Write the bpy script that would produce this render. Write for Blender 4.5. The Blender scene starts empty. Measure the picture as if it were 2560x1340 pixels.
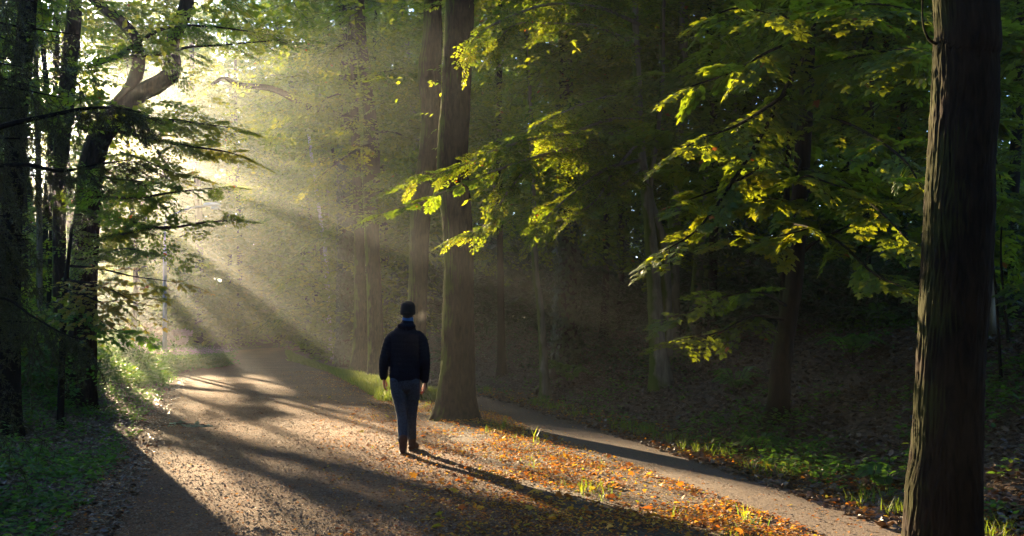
import bpy, math
import numpy as np
from mathutils import Vector

# ------------------------------------------------------------------ camera, sky, sun, exposure
S = bpy.context.scene
S.render.engine = 'CYCLES'
C = S.collection
F = 2489.0; HY = 820.0; CAMH = 1.5
cam_d = bpy.data.cameras.new('camera'); cam = bpy.data.objects.new('camera', cam_d); C.objects.link(cam)
cam.location = (0, 0, CAMH); cam.rotation_euler = (math.radians(90), 0, 0)
cam_d.lens = 35; cam_d.sensor_width = 36; cam_d.shift_y = 150 / 2560
cam_d.clip_start = 0.1; cam_d.clip_end = 1000
S.camera = cam
SUN_AZ = math.radians(27.2); SUN_EL = math.radians(11.6)      # sun is left of straight ahead
w = bpy.data.worlds.new('World'); S.world = w; w.use_nodes = True
nt = w.node_tree; bg = nt.nodes['Background']
sky = nt.nodes.new('ShaderNodeTexSky'); sky.sky_type = 'NISHITA'; sky.sun_disc = False
sky.sun_elevation = SUN_EL; sky.sun_rotation = -SUN_AZ
sky.air_density = 1.0; sky.dust_density = 0.4; sky.ozone_density = 2.5
bl = nt.nodes.new('ShaderNodeMix'); bl.data_type = 'RGBA'; bl.blend_type = 'MULTIPLY'; bl.inputs[0].default_value = 1; bl.inputs[7].default_value = (.84, .97, 1.22, 1)
nt.links.new(sky.outputs[0], bl.inputs[6]); nt.links.new(bl.outputs[2], bg.inputs['Color']); bg.inputs['Strength'].default_value = 0.085
sd = bpy.data.lights.new('sun', 'SUN'); sd.energy = 5.0; sd.angle = math.radians(0.5); sd.color = (1.0, 0.74, 0.43)
so = bpy.data.objects.new('sun', sd); C.objects.link(so)
L = Vector((-math.sin(SUN_AZ) * math.cos(SUN_EL), math.cos(SUN_AZ) * math.cos(SUN_EL), math.sin(SUN_EL)))
so.rotation_euler = L.to_track_quat('Z', 'Y').to_euler(); so.location = (0, 0, 40)
S.view_settings.view_transform = 'Standard'; S.view_settings.look = 'None'
S.view_settings.exposure = 3.6; S.view_settings.gamma = 1.0
S.cycles.use_denoising = True; S.cycles.denoiser = 'OPENIMAGEDENOISE'; S.cycles.denoising_prefilter = 'ACCURATE'
S.cycles.max_bounces = 6; S.cycles.diffuse_bounces = 3; S.cycles.glossy_bounces = 2
S.cycles.transmission_bounces = 4; S.cycles.volume_bounces = 0; S.cycles.transparent_max_bounces = 4
S.cycles.sample_clamp_indirect = 4.0
S.cycles.use_adaptive_sampling = False
HAZE_DENSITY = 0.0026; HAZE_G = 0.84; HAZE_COL = (.38, .41, .44, 1)

cA, sA, cE, sE = math.cos(SUN_AZ), math.sin(SUN_AZ), math.cos(SUN_EL), math.sin(SUN_EL)
rng = np.random.default_rng(7)
def A(x): return np.asarray(x, dtype=np.float64)
def at(px, py, Y):                       # a point of the place seen in direction (px,py) at distance Y
    return A([(px - 1280) / F * Y, Y, CAMH + (HY - py) / F * Y])
def sst(x, a, b):
    t = np.clip((x - a) / (b - a), 0, 1); return t * t * (3 - 2 * t)

# ------------------------------------------------------------------ noise
_tab = np.random.default_rng(3).random(4096)
def _h(i, j, k): return _tab[(i * 73856093 ^ j * 19349663 ^ k * 83492791) & 4095]
def noise(P):                            # value noise 0..1, P (...,3)
    P = A(P); I = np.floor(P).astype(np.int64); f = P - I; f = f * f * (3 - 2 * f)
    i, j, k = I[..., 0], I[..., 1], I[..., 2]; x, y, z = f[..., 0], f[..., 1], f[..., 2]
    def l(a, b, t): return a + (b - a) * t
    return l(l(l(_h(i, j, k), _h(i+1, j, k), x), l(_h(i, j+1, k), _h(i+1, j+1, k), x), y),
             l(l(_h(i, j, k+1), _h(i+1, j, k+1), x), l(_h(i, j+1, k+1), _h(i+1, j+1, k+1), x), y), z)
def n2(x, y, s=1.0, seed=0.0): return noise(np.stack([A(x) * s, A(y) * s, np.zeros_like(A(x)) + seed + 0.5], -1))
def fbm(x, y, s=1.0, seed=0.0, o=3):
    return sum(n2(x, y, s * 2 ** k, seed + 7 * k) * 0.5 ** k for k in range(o)) / sum(0.5 ** k for k in range(o))

# ------------------------------------------------------------------ gaps in the wood that let the sun through
def openness(P):
    x, y, z = P[:, 0], P[:, 1], P[:, 2]
    s = -x * sA + y * cA; u = x * cA + y * sA; v = z * cE - s * sE
    n = fbm(u, v, 0.9, 11)
    top = 2.7 + (n - 0.5) * 1.6
    o = sst(u, 1.1 + (n - .5) * .8, 1.4 + (n - .5) * .8) * (1 - sst(u - np.clip(5.5 - v, 6.7, 9.8) - (n - .5) * 1.2, -.2, .3)) * (1 - sst(v, top - .2, top + .2))
    def bar(u0, v0, u1, v1, wd):
        t = np.clip(((u - u0) * (u1 - u0) + (v - v0) * (v1 - v0)) / ((u1 - u0) ** 2 + (v1 - v0) ** 2), 0, 1)
        d = np.hypot(u - u0 - t * (u1 - u0), v - v0 - t * (v1 - v0)) + (n2(u, v, 3.0, 5) - .5) * .16
        return 1 - sst(d, wd * .8, wd * 1.2)
    o = o * (1 - bar(1.2, -3.9, 3.9, -1.25, .14)) * (1 - bar(1.9, -2.7, 3.0, -1.1, .10)) * (1 - bar(3.4, -5.6, 6.1, -3.7, .15))
    o = o * (1 - bar(1.2, -1.2, 2.6, -.9, .16))
    phi = np.arctan2(v - 1.47, u); r = np.hypot(u, v - 1.47)
    st = .75 * noise(np.stack([phi * 8, r * .16, u * 0 + 2.5], -1)) + .25 * noise(np.stack([phi * 21, r * .2, u * 0 + 8.5], -1))
    far = sst(v + .2 * sst(u, 2.5, 4.5), -.95, -.5)
    o = o * (1 - far * (1 - sst(st, .47, .56)))
    mid = fbm(u, v, 1.5, 31, 2)
    o = o * (1 - far * .85 * (1 - sst(mid, .43, .52)))
    lo_ = fbm(u * .8 - v * .5, v + u * .3, 1.0, 51, 2)
    o = o * (1 - (1 - far) * .95 * (1 - sst(lo_, .29, .37))) * sst(v, -6.9, -6.2)
    sl = -(v - 1.47) / np.maximum(u, .3) + (n2(u, v, .8, 19) - .5) * .035
    def fan(lst): return np.max([1 - sst(np.abs(sl - c) / w_, .75, 1.2) for c, w_ in lst], axis=0)
    o = o * (1 - .95 * sst(-v, 1.9, 2.5) * fan([(.56, .028), (.79, .035), (.98, .045), (1.22, .07)]))
    o = o * (1 - .98 * far * (1 - sst(u, 3.6, 4.8)) * (1 - sst(fbm(u, v, 1.6, 15, 2), .56, .64)))
    o = np.maximum(o, .9 * fan([(.27, .065), (.42, .05), (.52, .025), (.13, .045)]) * sst(u, 2.2, 2.8) * (1 - sst(u, 7.6, 8.4)) * sst(v, -2.2, -1.8) * sst(fbm(u, v, 1.4, 63, 2), .30, .42))
    fine = noise(np.stack([phi * 42, r * .2, u * 0 + 4.5], -1)); o = o * (1 - .75 * (1 - sst(fine, .32, .42)) * np.maximum(far, sst(-v, 2.3, 2.8)))
    el = 1 - sst(np.minimum(((u - 6.4) / 1.55) ** 2 + ((v - 1.15) / 1.15) ** 2, ((u - 6.3) / .9) ** 2 + ((v - 3.0) / .6) ** 2), .85, 1.1)
    o = np.maximum(o, .9 * (1 - sst(((u - 5.0) / 1.7) ** 2 + ((v + 7.5) / 1.0) ** 2, .7, 1.1)))
    o = np.maximum(o, .97 * (1 - sst(((u - 3.9 - (v + 2.6) * -.5) / 1.1) ** 2 + ((v + 2.7) / .55) ** 2, .6, 1.1)))
    o = np.maximum(o, 1 - sst(((u - 5.2) / 1.2) ** 2 + ((v + 1.45) / .62) ** 2, .8, 1.15))
    o = np.maximum(o, el * (.45 + .55 * sst(fbm(u, v, 2.2, 23, 2), .40, .5)))
    dap = sst(fbm(u, v, 1.3, 77), .47, .52) * (u > -4) * (u < 1.7) * (v > -2.2) * (v < 6)
    dap = np.maximum(dap, sst(fbm(u, v, 1.1, 177, 2), .57, .62) * (u > 5) * (u < 12) * (v > .6) * (v < 6.5))
    o = np.maximum(o, dap * .9)
    return o, s

# ------------------------------------------------------------------ terrain shape
YR = A([-40, 0, 7, 10, 15.6, 26.5, 41, 55, 66, 76, 90, 110])
XL = A([-1.5, -2.5, -3.3, -4.15, -5.9, -9.2, -13.3, -17.2, -19, -18, -13, -5])       # left edge of the road
XR = A([4.5, 1.9, .55, -.1, -1.35, -4.1, -8.0, -12.0, -14.5, -13.8, -9, -1])          # right edge of the road
YP = A([-40, 0, 7.3, 9.5, 12.5, 15, 19, 23, 27, 35, 45, 60, 90, 110])
XP0 = A([6, 3.0, 2.05, 1.5, .75, .1, -.75, -1.95, -3.3, -6.6, -10.0, -13.6, -8, 0])      # footpath left edge
XP1 = A([8.5, 5.0, 3.05, 2.6, 1.95, 1.3, .3, -.9, -2.35, -5.3, -8.6, -12.4, -6.8, 1])      # footpath right edge = foot of the bank
def road_l(y): return np.interp(y, YR, XL)
def road_r(y): return np.interp(y, YR, XR)
def path_l(y): return np.interp(y, YP, XP0)
def path_r(y): return np.interp(y, YP, XP1)
def gz(x, y):
    x, y = A(x), A(y)
    dr = x - path_r(y); dl = road_l(y) - x
    z = 1.35 * sst(dr, 0.1, 4.2) + .05 * np.clip(dr - 3, 0, 60) + .3 * sst(dr, .1, .8) * 0
    z = z + .30 * sst(dl, .2, 2.5) + .03 * np.clip(dl - 2, 0, 60)
    off = sst(dr, 0.2, 2.0) + sst(dl, .2, 2.0)
    z = z + off * ((fbm(x, y, .45, 2) - .5) * .5 + (fbm(x, y, 2.0, 9) - .5) * .14)
    mid = sst(x - road_r(y), 0.0, .5) * (1 - sst(x - path_l(y), -.5, 0))
    return z + mid * (.05 * fbm(x, y, 1.5, 4))

# ------------------------------------------------------------------ materials
def mat(name):
    m = bpy.data.materials.new(name); m.use_nodes = True; return m, m.node_tree.nodes, m.node_tree.links
def N(ns, t, **kw):
    n = ns.new(t)
    for k, v in kw.items(): setattr(n, k, v)
    return n
def ramp(ns, stops):
    r = ns.new('ShaderNodeValToRGB'); e = r.color_ramp.elements
    while len(e) < len(stops): e.new(.5)
    for q, (p, c) in zip(e, stops): q.position = p; q.color = (*c, 1)
    return r
def leaf_mat(name, stops, trans, rough=.5, spec=.35, tmix=.45):
    m, ns, lk = mat(name); b = ns['Principled BSDF']; out = ns['Material Output']
    a = N(ns, 'ShaderNodeAttribute', attribute_name='tint'); r = ramp(ns, stops); lk.new(a.outputs['Fac'], r.inputs[0])
    lk.new(r.outputs[0], b.inputs['Base Color']); b.inputs['Roughness'].default_value = rough
    b.inputs['Specular IOR Level'].default_value = spec
    t = N(ns, 'ShaderNodeBsdfTranslucent'); r2 = ramp(ns, [(p, c2) for (p, _), c2 in zip(stops, trans)])
    lk.new(a.outputs['Fac'], r2.inputs[0]); lk.new(r2.outputs[0], t.inputs[0])
    mx = N(ns, 'ShaderNodeMixShader'); mx.inputs[0].default_value = tmix
    lk.new(b.outputs[0], mx.inputs[1]); lk.new(t.outputs[0], mx.inputs[2]); lk.new(mx.outputs[0], out.inputs[0])
    return m
M = {}
M['beech'] = leaf_mat('beech leaf', [(0, (.016, .060, .014)), (.5, (.028, .092, .018)), (.93, (.06, .115, .015)), (1, (.30, .08, .015))],
                      [(.16, .30, .012), (.38, .48, .015), (.62, .60, .02), (.5, .16, .02)])
M['maple'] = leaf_mat('maple leaf', [(0, (.024, .060, .014)), (.6, (.04, .095, .014)), (.96, (.08, .12, .015)), (1, (.26, .08, .02))],
                      [(.20, .31, .012), (.42, .48, .015), (.62, .58, .02), (.5, .14, .02)])
M['gold'] = leaf_mat('yellowing leaf', [(0, (.06, .09, .015)), (.5, (.14, .13, .02)), (.85, (.25, .15, .02)), (1, (.28, .07, .02))],
                     [(.30, .40, .03), (.60, .52, .04), (.75, .46, .04), (.55, .15, .02)])
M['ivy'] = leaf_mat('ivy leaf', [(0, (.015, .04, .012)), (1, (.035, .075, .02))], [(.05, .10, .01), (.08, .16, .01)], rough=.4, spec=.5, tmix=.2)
M['needle'] = leaf_mat('spruce needle', [(0, (.018, .030, .010)), (1, (.05, .06, .014))], [(.10, .11, .015), (.22, .18, .03)], tmix=.3)
M['herb'] = leaf_mat('herb leaf', [(0, (.025, .07, .018)), (.7, (.045, .12, .02)), (1, (.10, .15, .025))], [(.10, .26, .02), (.2, .40, .03), (.4, .42, .03)])
M['grass'] = leaf_mat('grass blade', [(0, (.04, .10, .015)), (1, (.10, .17, .02))], [(.18, .32, .02), (.45, .50, .03)])
M['litter'] = leaf_mat('fallen leaf', [(0, (.05, .028, .018)), (.40, (.13, .058, .025)), (.62, (.34, .11, .018)), (.82, (.55, .27, .03)), (1, (.60, .36, .05))],
                       [(.06, .025, .01), (.16, .06, .02), (.55, .16, .015), (.75, .36, .03), (.3, .4, .03)], rough=.6, spec=.25, tmix=.4)
M['drylitter'] = leaf_mat('old brown leaf', [(0, (.05, .034, .024)), (.6, (.13, .078, .050)), (1, (.26, .155, .095))],
                          [(.02, .01, .006), (.06, .03, .012), (.16, .07, .02)], rough=.35, spec=.55, tmix=.2)
M['flower'] = leaf_mat('pink flower', [(0, (.34, .20, .30)), (1, (.48, .34, .44))], [(.3, .18, .25), (.4, .3, .38)])
M['plume'] = leaf_mat('pale grass plume', [(0, (.35, .28, .22)), (1, (.5, .42, .34))], [(.4, .3, .25), (.5, .45, .4)])

def bark_mat(name, dark, light, moss, mossamt, vscale=1.0, bump=.6, mosscol=(.07, .09, .012)):
    m, ns, lk = mat(name); b = ns['Principled BSDF']
    tc = N(ns, 'ShaderNodeTexCoord'); mp = N(ns, 'ShaderNodeMapping'); mp.inputs['Scale'].default_value = (20 * vscale, 20 * vscale, 5.0 * vscale)
    lk.new(tc.outputs['Object'], mp.inputs[0])
    n1 = N(ns, 'ShaderNodeTexNoise'); n1.inputs['Scale'].default_value = 1; n1.inputs['Detail'].default_value = 8; n1.inputs['Distortion'].default_value = .7
    lk.new(mp.outputs[0], n1.inputs['Vector'])
    r = ramp(ns, [(.32, dark), (.68, light)]); lk.new(n1.outputs['Fac'], r.inputs[0])
    n3 = N(ns, 'ShaderNodeTexNoise'); n3.inputs['Scale'].default_value = 2.2; n3.inputs['Detail'].default_value = 6
    lk.new(tc.outputs['Object'], n3.inputs['Vector'])
    geo = N(ns, 'ShaderNodeNewGeometry'); sp = N(ns, 'ShaderNodeSeparateXYZ'); lk.new(geo.outputs['Normal'], sp.inputs[0])
    ma = N(ns, 'ShaderNodeMath', operation='MULTIPLY_ADD'); lk.new(sp.outputs['X'], ma.inputs[0]); ma.inputs[1].default_value = -.35; lk.new(n3.outputs['Fac'], ma.inputs[2])
    mr = N(ns, 'ShaderNodeMapRange'); mr.inputs['From Min'].default_value = .95 - mossamt; mr.inputs['From Max'].default_value = 1.1 - mossamt
    lk.new(ma.outputs[0], mr.inputs[0])
    mx = N(ns, 'ShaderNodeMix', data_type='RGBA'); lk.new(mr.outputs[0], mx.inputs[0]); lk.new(r.outputs[0], mx.inputs[6]); mx.inputs[7].default_value = (*mosscol, 1)
    lk.new(mx.outputs[2], b.inputs['Base Color']); b.inputs['Roughness'].default_value = .95; b.inputs['Specular IOR Level'].default_value = .08
    bp = N(ns, 'ShaderNodeBump'); bp.inputs['Strength'].default_value = bump; bp.inputs['Distance'].default_value = .02
    lk.new(n1.outputs['Fac'], bp.inputs['Height']); lk.new(bp.outputs[0], b.inputs['Normal'])
    return m
M['bark'] = bark_mat('furrowed brown bark', (.013, .008, .006), (.060, .038, .025), 0, .28)
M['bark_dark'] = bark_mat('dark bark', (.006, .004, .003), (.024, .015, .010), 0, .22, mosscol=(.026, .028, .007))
M['bark_smooth'] = bark_mat('smooth grey beech bark', (.12, .10, .08), (.27, .23, .18), 0, .40, .5, .25)
M['bark_birch'] = bark_mat('pale birch bark', (.30, .30, .32), (.62, .62, .64), 0, .2, .4, .2)
M['twig'] = bark_mat('twig bark', (.03, .022, .016), (.07, .05, .035), 0, .1, 1, .1)

def simple(name, col, rough=.6, spec=.5, metal=0, nscale=0, namt=.3, bump=0, coords='Object'):
    m, ns, lk = mat(name); b = ns['Principled BSDF']; b.inputs['Roughness'].default_value = rough
    b.inputs['Specular IOR Level'].default_value = spec; b.inputs['Metallic'].default_value = metal
    b.inputs['Base Color'].default_value = (*col, 1)
    if nscale:
        tc = N(ns, 'ShaderNodeTexCoord'); n1 = N(ns, 'ShaderNodeTexNoise'); n1.inputs['Scale'].default_value = nscale; n1.inputs['Detail'].default_value = 6
        lk.new(tc.outputs[coords], n1.inputs['Vector'])
        r = ramp(ns, [(.3, tuple(c * (1 - namt) for c in col)), (.7, tuple(min(1, c * (1 + namt)) for c in col))])
        lk.new(n1.outputs['Fac'], r.inputs[0]); lk.new(r.outputs[0], b.inputs['Base Color'])
        if bump:
            bp = N(ns, 'ShaderNodeBump'); bp.inputs['Strength'].default_value = bump; bp.inputs['Distance'].default_value = .01
            lk.new(n1.outputs['Fac'], bp.inputs['Height']); lk.new(bp.outputs[0], b.inputs['Normal'])
    return m

def ground_mat(name, stops, s1, s2, bumps, rough=.9, spec=.3, tracks=False):
    m, ns, lk = mat(name); b = ns['Principled BSDF']; tc = N(ns, 'ShaderNodeTexCoord')
    a = N(ns, 'ShaderNodeTexNoise'); a.inputs['Scale'].default_value = s1; a.inputs['Detail'].default_value = 10; a.inputs['Roughness'].default_value = .7
    v = N(ns, 'ShaderNodeTexVoronoi'); v.inputs['Scale'].default_value = s2
    lg = N(ns, 'ShaderNodeTexNoise'); lg.inputs['Scale'].default_value = .6; lg.inputs['Detail'].default_value = 5
    for q in (a, v, lg): lk.new(tc.outputs['Object'], q.inputs['Vector'])
    m1 = N(ns, 'ShaderNodeMath', operation='MULTIPLY_ADD'); lk.new(lg.outputs['Fac'], m1.inputs[0]); m1.inputs[1].default_value = .5; lk.new(a.outputs['Fac'], m1.inputs[2])
    m2 = N(ns, 'ShaderNodeMath', operation='MULTIPLY_ADD'); sc = N(ns, 'ShaderNodeSeparateColor'); lk.new(v.outputs['Color'], sc.inputs[0])
    lk.new(sc.outputs[0], m2.inputs[0]); m2.inputs[1].default_value = .35; lk.new(m1.outputs[0], m2.inputs[2])
    mr = N(ns, 'ShaderNodeMapRange'); mr.inputs['From Min'].default_value = .55; mr.inputs['From Max'].default_value = 1.25; lk.new(m2.outputs[0], mr.inputs[0])
    r = ramp(ns, stops); lk.new(mr.outputs[0], r.inputs[0])
    if tracks:
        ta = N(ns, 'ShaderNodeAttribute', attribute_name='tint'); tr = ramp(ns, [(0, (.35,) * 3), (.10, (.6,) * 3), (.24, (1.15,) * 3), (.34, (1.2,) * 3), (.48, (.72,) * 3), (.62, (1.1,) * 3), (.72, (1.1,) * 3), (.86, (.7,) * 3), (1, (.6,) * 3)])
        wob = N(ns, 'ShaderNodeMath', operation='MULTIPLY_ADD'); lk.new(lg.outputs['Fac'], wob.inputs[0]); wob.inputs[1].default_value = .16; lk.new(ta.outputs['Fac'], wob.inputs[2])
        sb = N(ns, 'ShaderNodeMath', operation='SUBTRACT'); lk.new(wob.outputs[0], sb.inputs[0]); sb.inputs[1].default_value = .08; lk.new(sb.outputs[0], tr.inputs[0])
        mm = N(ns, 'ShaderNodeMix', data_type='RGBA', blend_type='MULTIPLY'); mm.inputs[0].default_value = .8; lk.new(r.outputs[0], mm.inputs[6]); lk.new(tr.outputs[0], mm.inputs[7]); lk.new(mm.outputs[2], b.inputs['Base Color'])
    else: lk.new(r.outputs[0], b.inputs['Base Color'])
    b.inputs['Roughness'].default_value = rough; b.inputs['Specular IOR Level'].default_value = spec
    prev = None
    for (src, st, di) in ((lg.outputs['Fac'], bumps[0], .25), (a.outputs['Fac'], bumps[1], .04), (v.outputs['Distance'], bumps[2], .012)):
        bp = N(ns, 'ShaderNodeBump'); bp.inputs['Strength'].default_value = st; bp.inputs['Distance'].default_value = di
        lk.new(src, bp.inputs['Height'])
        if prev: lk.new(prev.outputs[0], bp.inputs['Normal'])
        prev = bp
    lk.new(prev.outputs[0], b.inputs['Normal'])
    return m
M['soil'] = ground_mat('leafy woodland soil', [(0, (.03, .02, .013)), (.5, (.07, .045, .028)), (1, (.13, .085, .05))], 9, 45, (.3, .7, .6))
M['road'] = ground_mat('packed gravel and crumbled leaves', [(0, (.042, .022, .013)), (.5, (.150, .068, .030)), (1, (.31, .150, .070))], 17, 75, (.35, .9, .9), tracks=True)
M['path'] = ground_mat('fine grey gravel', [(0, (.06, .043, .031)), (.5, (.115, .082, .060)), (1, (.18, .130, .095))], 25, 140, (.2, .5, .7))

# ------------------------------------------------------------------ mesh helpers
def build(name, groups, mats, parent=None, base=(0, 0, 0), smooth=(), **props):
    """groups: list of (V(n,3) world, Fc(m,k), material index, tint(m) or None) -> ONE mesh object"""
    base = A(base); vs = []; loops = []; tot = []; mi = []; ti = []; off = 0; sm = []
    for V, Fc, k, t in groups:
        if len(Fc) == 0: continue
        V = A(V).reshape(-1, 3); Fc = np.asarray(Fc)
        vs.append(V - base); loops.append((Fc + off).ravel()); tot.append(np.full(len(Fc), Fc.shape[1])); mi.append(np.full(len(Fc), k))
        ti.append(np.zeros(len(Fc)) if t is None else A(t)); sm.append(np.full(len(Fc), k in smooth)); off += len(V)
    me = bpy.data.meshes.new(name)
    o = bpy.data.objects.new(name, me); C.objects.link(o)
    if vs:
        vs = np.concatenate(vs); loops = np.concatenate(loops).astype(np.int32); tot = np.concatenate(tot).astype(np.int32)
        me.vertices.add(len(vs)); me.vertices.foreach_set('co', vs.astype(np.float32).ravel())
        me.loops.add(len(loops)); me.loops.foreach_set('vertex_index', loops)
        me.polygons.add(len(tot)); st = np.concatenate([[0], np.cumsum(tot)[:-1]]).astype(np.int32)
        me.polygons.foreach_set('loop_start', st); me.polygons.foreach_set('loop_total', tot)
        me.polygons.foreach_set('material_index', np.concatenate(mi).astype(np.int32))
        me.polygons.foreach_set('use_smooth', np.concatenate(sm).astype(bool))
        at_ = me.attributes.new('tint', 'FLOAT', 'FACE'); at_.data.foreach_set('value', np.concatenate(ti).astype(np.float32))
        me.update(calc_edges=True)
    for m in mats: me.materials.append(M[m] if isinstance(m, str) else m)
    if parent is not None: o.parent = parent
    else: o.location = base
    for k, v in props.items(): o[k] = v
    return o
def thing(name, label, cat, loc, group=None):
    o = bpy.data.objects.new(name, None); C.objects.link(o); o.location = loc; o.empty_display_size = .2
    o['label'] = label; o['category'] = cat
    if group: o['group'] = group
    return o
def resample(P, n):
    """Catmull-Rom through P (k,d) -> n points"""
    P = A(P); k = len(P)
    if k == 2: t = np.linspace(0, 1, n)[:, None]; return P[0] * (1 - t) + P[1] * t
    Q = np.concatenate([[2 * P[0] - P[1]], P, [2 * P[-1] - P[-2]]]); t = np.linspace(0, k - 1 - 1e-9, n); i = t.astype(int); f = (t - i)[:, None]
    a, b, c, d = Q[i], Q[i + 1], Q[i + 2], Q[i + 3]
    return .5 * (2 * b + (c - a) * f + (2 * a - 5 * b + 4 * c - d) * f ** 2 + (-a + 3 * b - 3 * c + d) * f ** 3)
def tube(path, rad, sides=6, disp=None, cap=True):
    P = A(path); n = len(P); rad = np.broadcast_to(A(rad), (n,))
    T = np.gradient(P, axis=0); T /= np.linalg.norm(T, axis=1)[:, None] + 1e-9
    ref = A([0, 1, 0]) if abs(T[n // 2, 1]) < .8 else A([0, 0, 1])
    U = np.cross(ref, T); U /= np.linalg.norm(U, axis=1)[:, None] + 1e-9; W = np.cross(T, U)
    a = np.arange(sides) / sides * 2 * np.pi
    R = np.repeat(rad[:, None], sides, 1)
    if disp is not None: R = R + disp(a[None, :] + np.zeros((n, 1)), P[:, 2:3] + np.zeros((1, sides)), R)
    V = P[:, None, :] + R[..., None] * (np.cos(a)[None, :, None] * U[:, None, :] + np.sin(a)[None, :, None] * W[:, None, :])
    i = np.arange(n - 1)[:, None] * sides; j = np.arange(sides)[None, :]; j2 = (j + 1) % sides
    Fc = np.stack([i + j, i + j2, i + sides + j2, i + sides + j], -1).reshape(-1, 4)
    return V.reshape(-1, 3), Fc
def join(gs, k=0):
    V = []; Fq = []; off = 0
    for v, f in gs: V.append(v); Fq.append(f + off); off += len(v)
    return (np.concatenate(V), np.concatenate(Fq), k, None)

# ------------------------------------------------------------------ leaves and sprays
SHAPES = {
 'rhomb': A([(0, 0, 0), (.45, .30, .06), (1, 0, -.05), (.45, -.30, .06)]),
 'oval': A([(0, 0, 0), (.28, .27, .05), (.68, .25, .04), (1, 0, -.06), (.68, -.25, .04), (.28, -.27, .05)]),
 'needle': A([(0, 0, 0), (.5, .10, 0), (1, 0, 0), (.5, -.10, 0)]),
 'round': A([(0, 0, 0), (.25, .38, .05), (.65, .40, .06), (.9, .16, 0), (.9, -.16, 0), (.65, -.40, .06), (.25, -.38, .05)]),
 'maple': A([(0, 0, 0), (-.10, .16, 0), (.02, .46, -.05), (.17, .28, .03), (.30, .34, .03), (.55, .58, -.06), (.52, .22, .03), (.72, .24, .0), (1.02, 0, -.08),
             (.72, -.24, .0), (.52, -.22, .03), (.55, -.58, -.06), (.30, -.34, .03), (.17, -.28, .03), (.02, -.46, -.05), (-.10, -.16, 0)]),
}
def unit(v): return v / (np.linalg.norm(v, axis=-1, keepdims=True) + 1e-9)
def leaf_verts(P, D, Nn, Sz, shape):
    sh = SHAPES[shape]; D = unit(D); B = unit(np.cross(Nn, D)); N2 = np.cross(D, B); Sz = A(Sz)
    V = P[:, None, :] + Sz[:, None, None] * (sh[None, :, 0, None] * D[:, None, :] + sh[None, :, 1, None] * B[:, None, :] + sh[None, :, 2, None] * N2[:, None, :])
    n = len(P); k = len(sh)
    return V.reshape(-1, 3), np.arange(n * k).reshape(n, k)
def make_spray(r, side_gap=.10, leaf_gap=.055, lsize=.075, flop=.18, side_len=.5, jit=.25):
    """flat spray along +x, unit long: leaves (P,D,N,S) and twig segments"""
    P = []; D = []; Nn = []; Sz = []; seg = []
    def sag(x, y): return -flop * (x * x + y * y) * .7
    def pt(x, y): return A([x, y, sag(x, y)])
    def twig(p0, ang, ln, first=.03):
        nseg = max(2, int(ln / .12)); p = A(p0); a = ang; q = [p.copy()]; t = first; sd = r.choice([-1, 1])
        for i in range(nseg):
            a2 = a + r.normal(0, .08); p2 = p + A([math.cos(a2), math.sin(a2)]) * ln / nseg; q.append(p2); seg.append((pt(*p), pt(*p2))); p = p2
        q = A(q)
        while t < ln:
            f = t / ln * nseg; i = min(int(f), nseg - 1); c = q[i] + (q[i + 1] - q[i]) * (f - i)
            sd = -sd; la = a + sd * r.uniform(.6, 1.1)
            P.append(pt(*c)); D.append([math.cos(la), math.sin(la), r.normal(-.15, jit)]); Nn.append([r.normal(0, jit), r.normal(0, jit), 1])
            Sz.append(lsize * r.uniform(.7, 1.2)); t += leaf_gap * r.uniform(.7, 1.3)
        P.append(pt(*q[-1])); D.append([math.cos(a), math.sin(a), -.1]); Nn.append([0, 0, 1]); Sz.append(lsize)
    x = .12; sd = 1; main = [(0, 0)]
    while x < .97:
        sd = -sd; y = .03 * math.sin(x * 5); main.append((x, y))
        twig((x, y), sd * r.uniform(.65, .95), side_len * (1 - x) ** .6 * r.uniform(.7, 1.15) + .05); x += side_gap * r.uniform(.7, 1.3)
    main.append((1, .0))
    for a_, b_ in zip(main[:-1], main[1:]): seg.append((pt(*a_), pt(*b_)))
    twig((.9, 0), 0, .2)
    return A(P), A(D), unit(A(Nn)), A(Sz), A(seg)
SP = {
 'fine': [make_spray(rng) for _ in range(6)],
 'mid': [make_spray(rng, .15, .10, .13) for _ in range(5)],
 'far': [make_spray(rng, .22, .17, .23, jit=.35) for _ in range(5)],
 'coarse': [make_spray(rng, .34, .30, .42, jit=.4) for _ in range(4)],
 'maple': [make_spray(rng, .16, .13, .145, flop=.3, jit=.22) for _ in range(6)],
 'sparse': [make_spray(rng, .24, .13, .10, flop=.3) for _ in range(5)],
 'hazel': [make_spray(rng, .15, .085, .10, flop=.22) for _ in range(6)],
}
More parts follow.
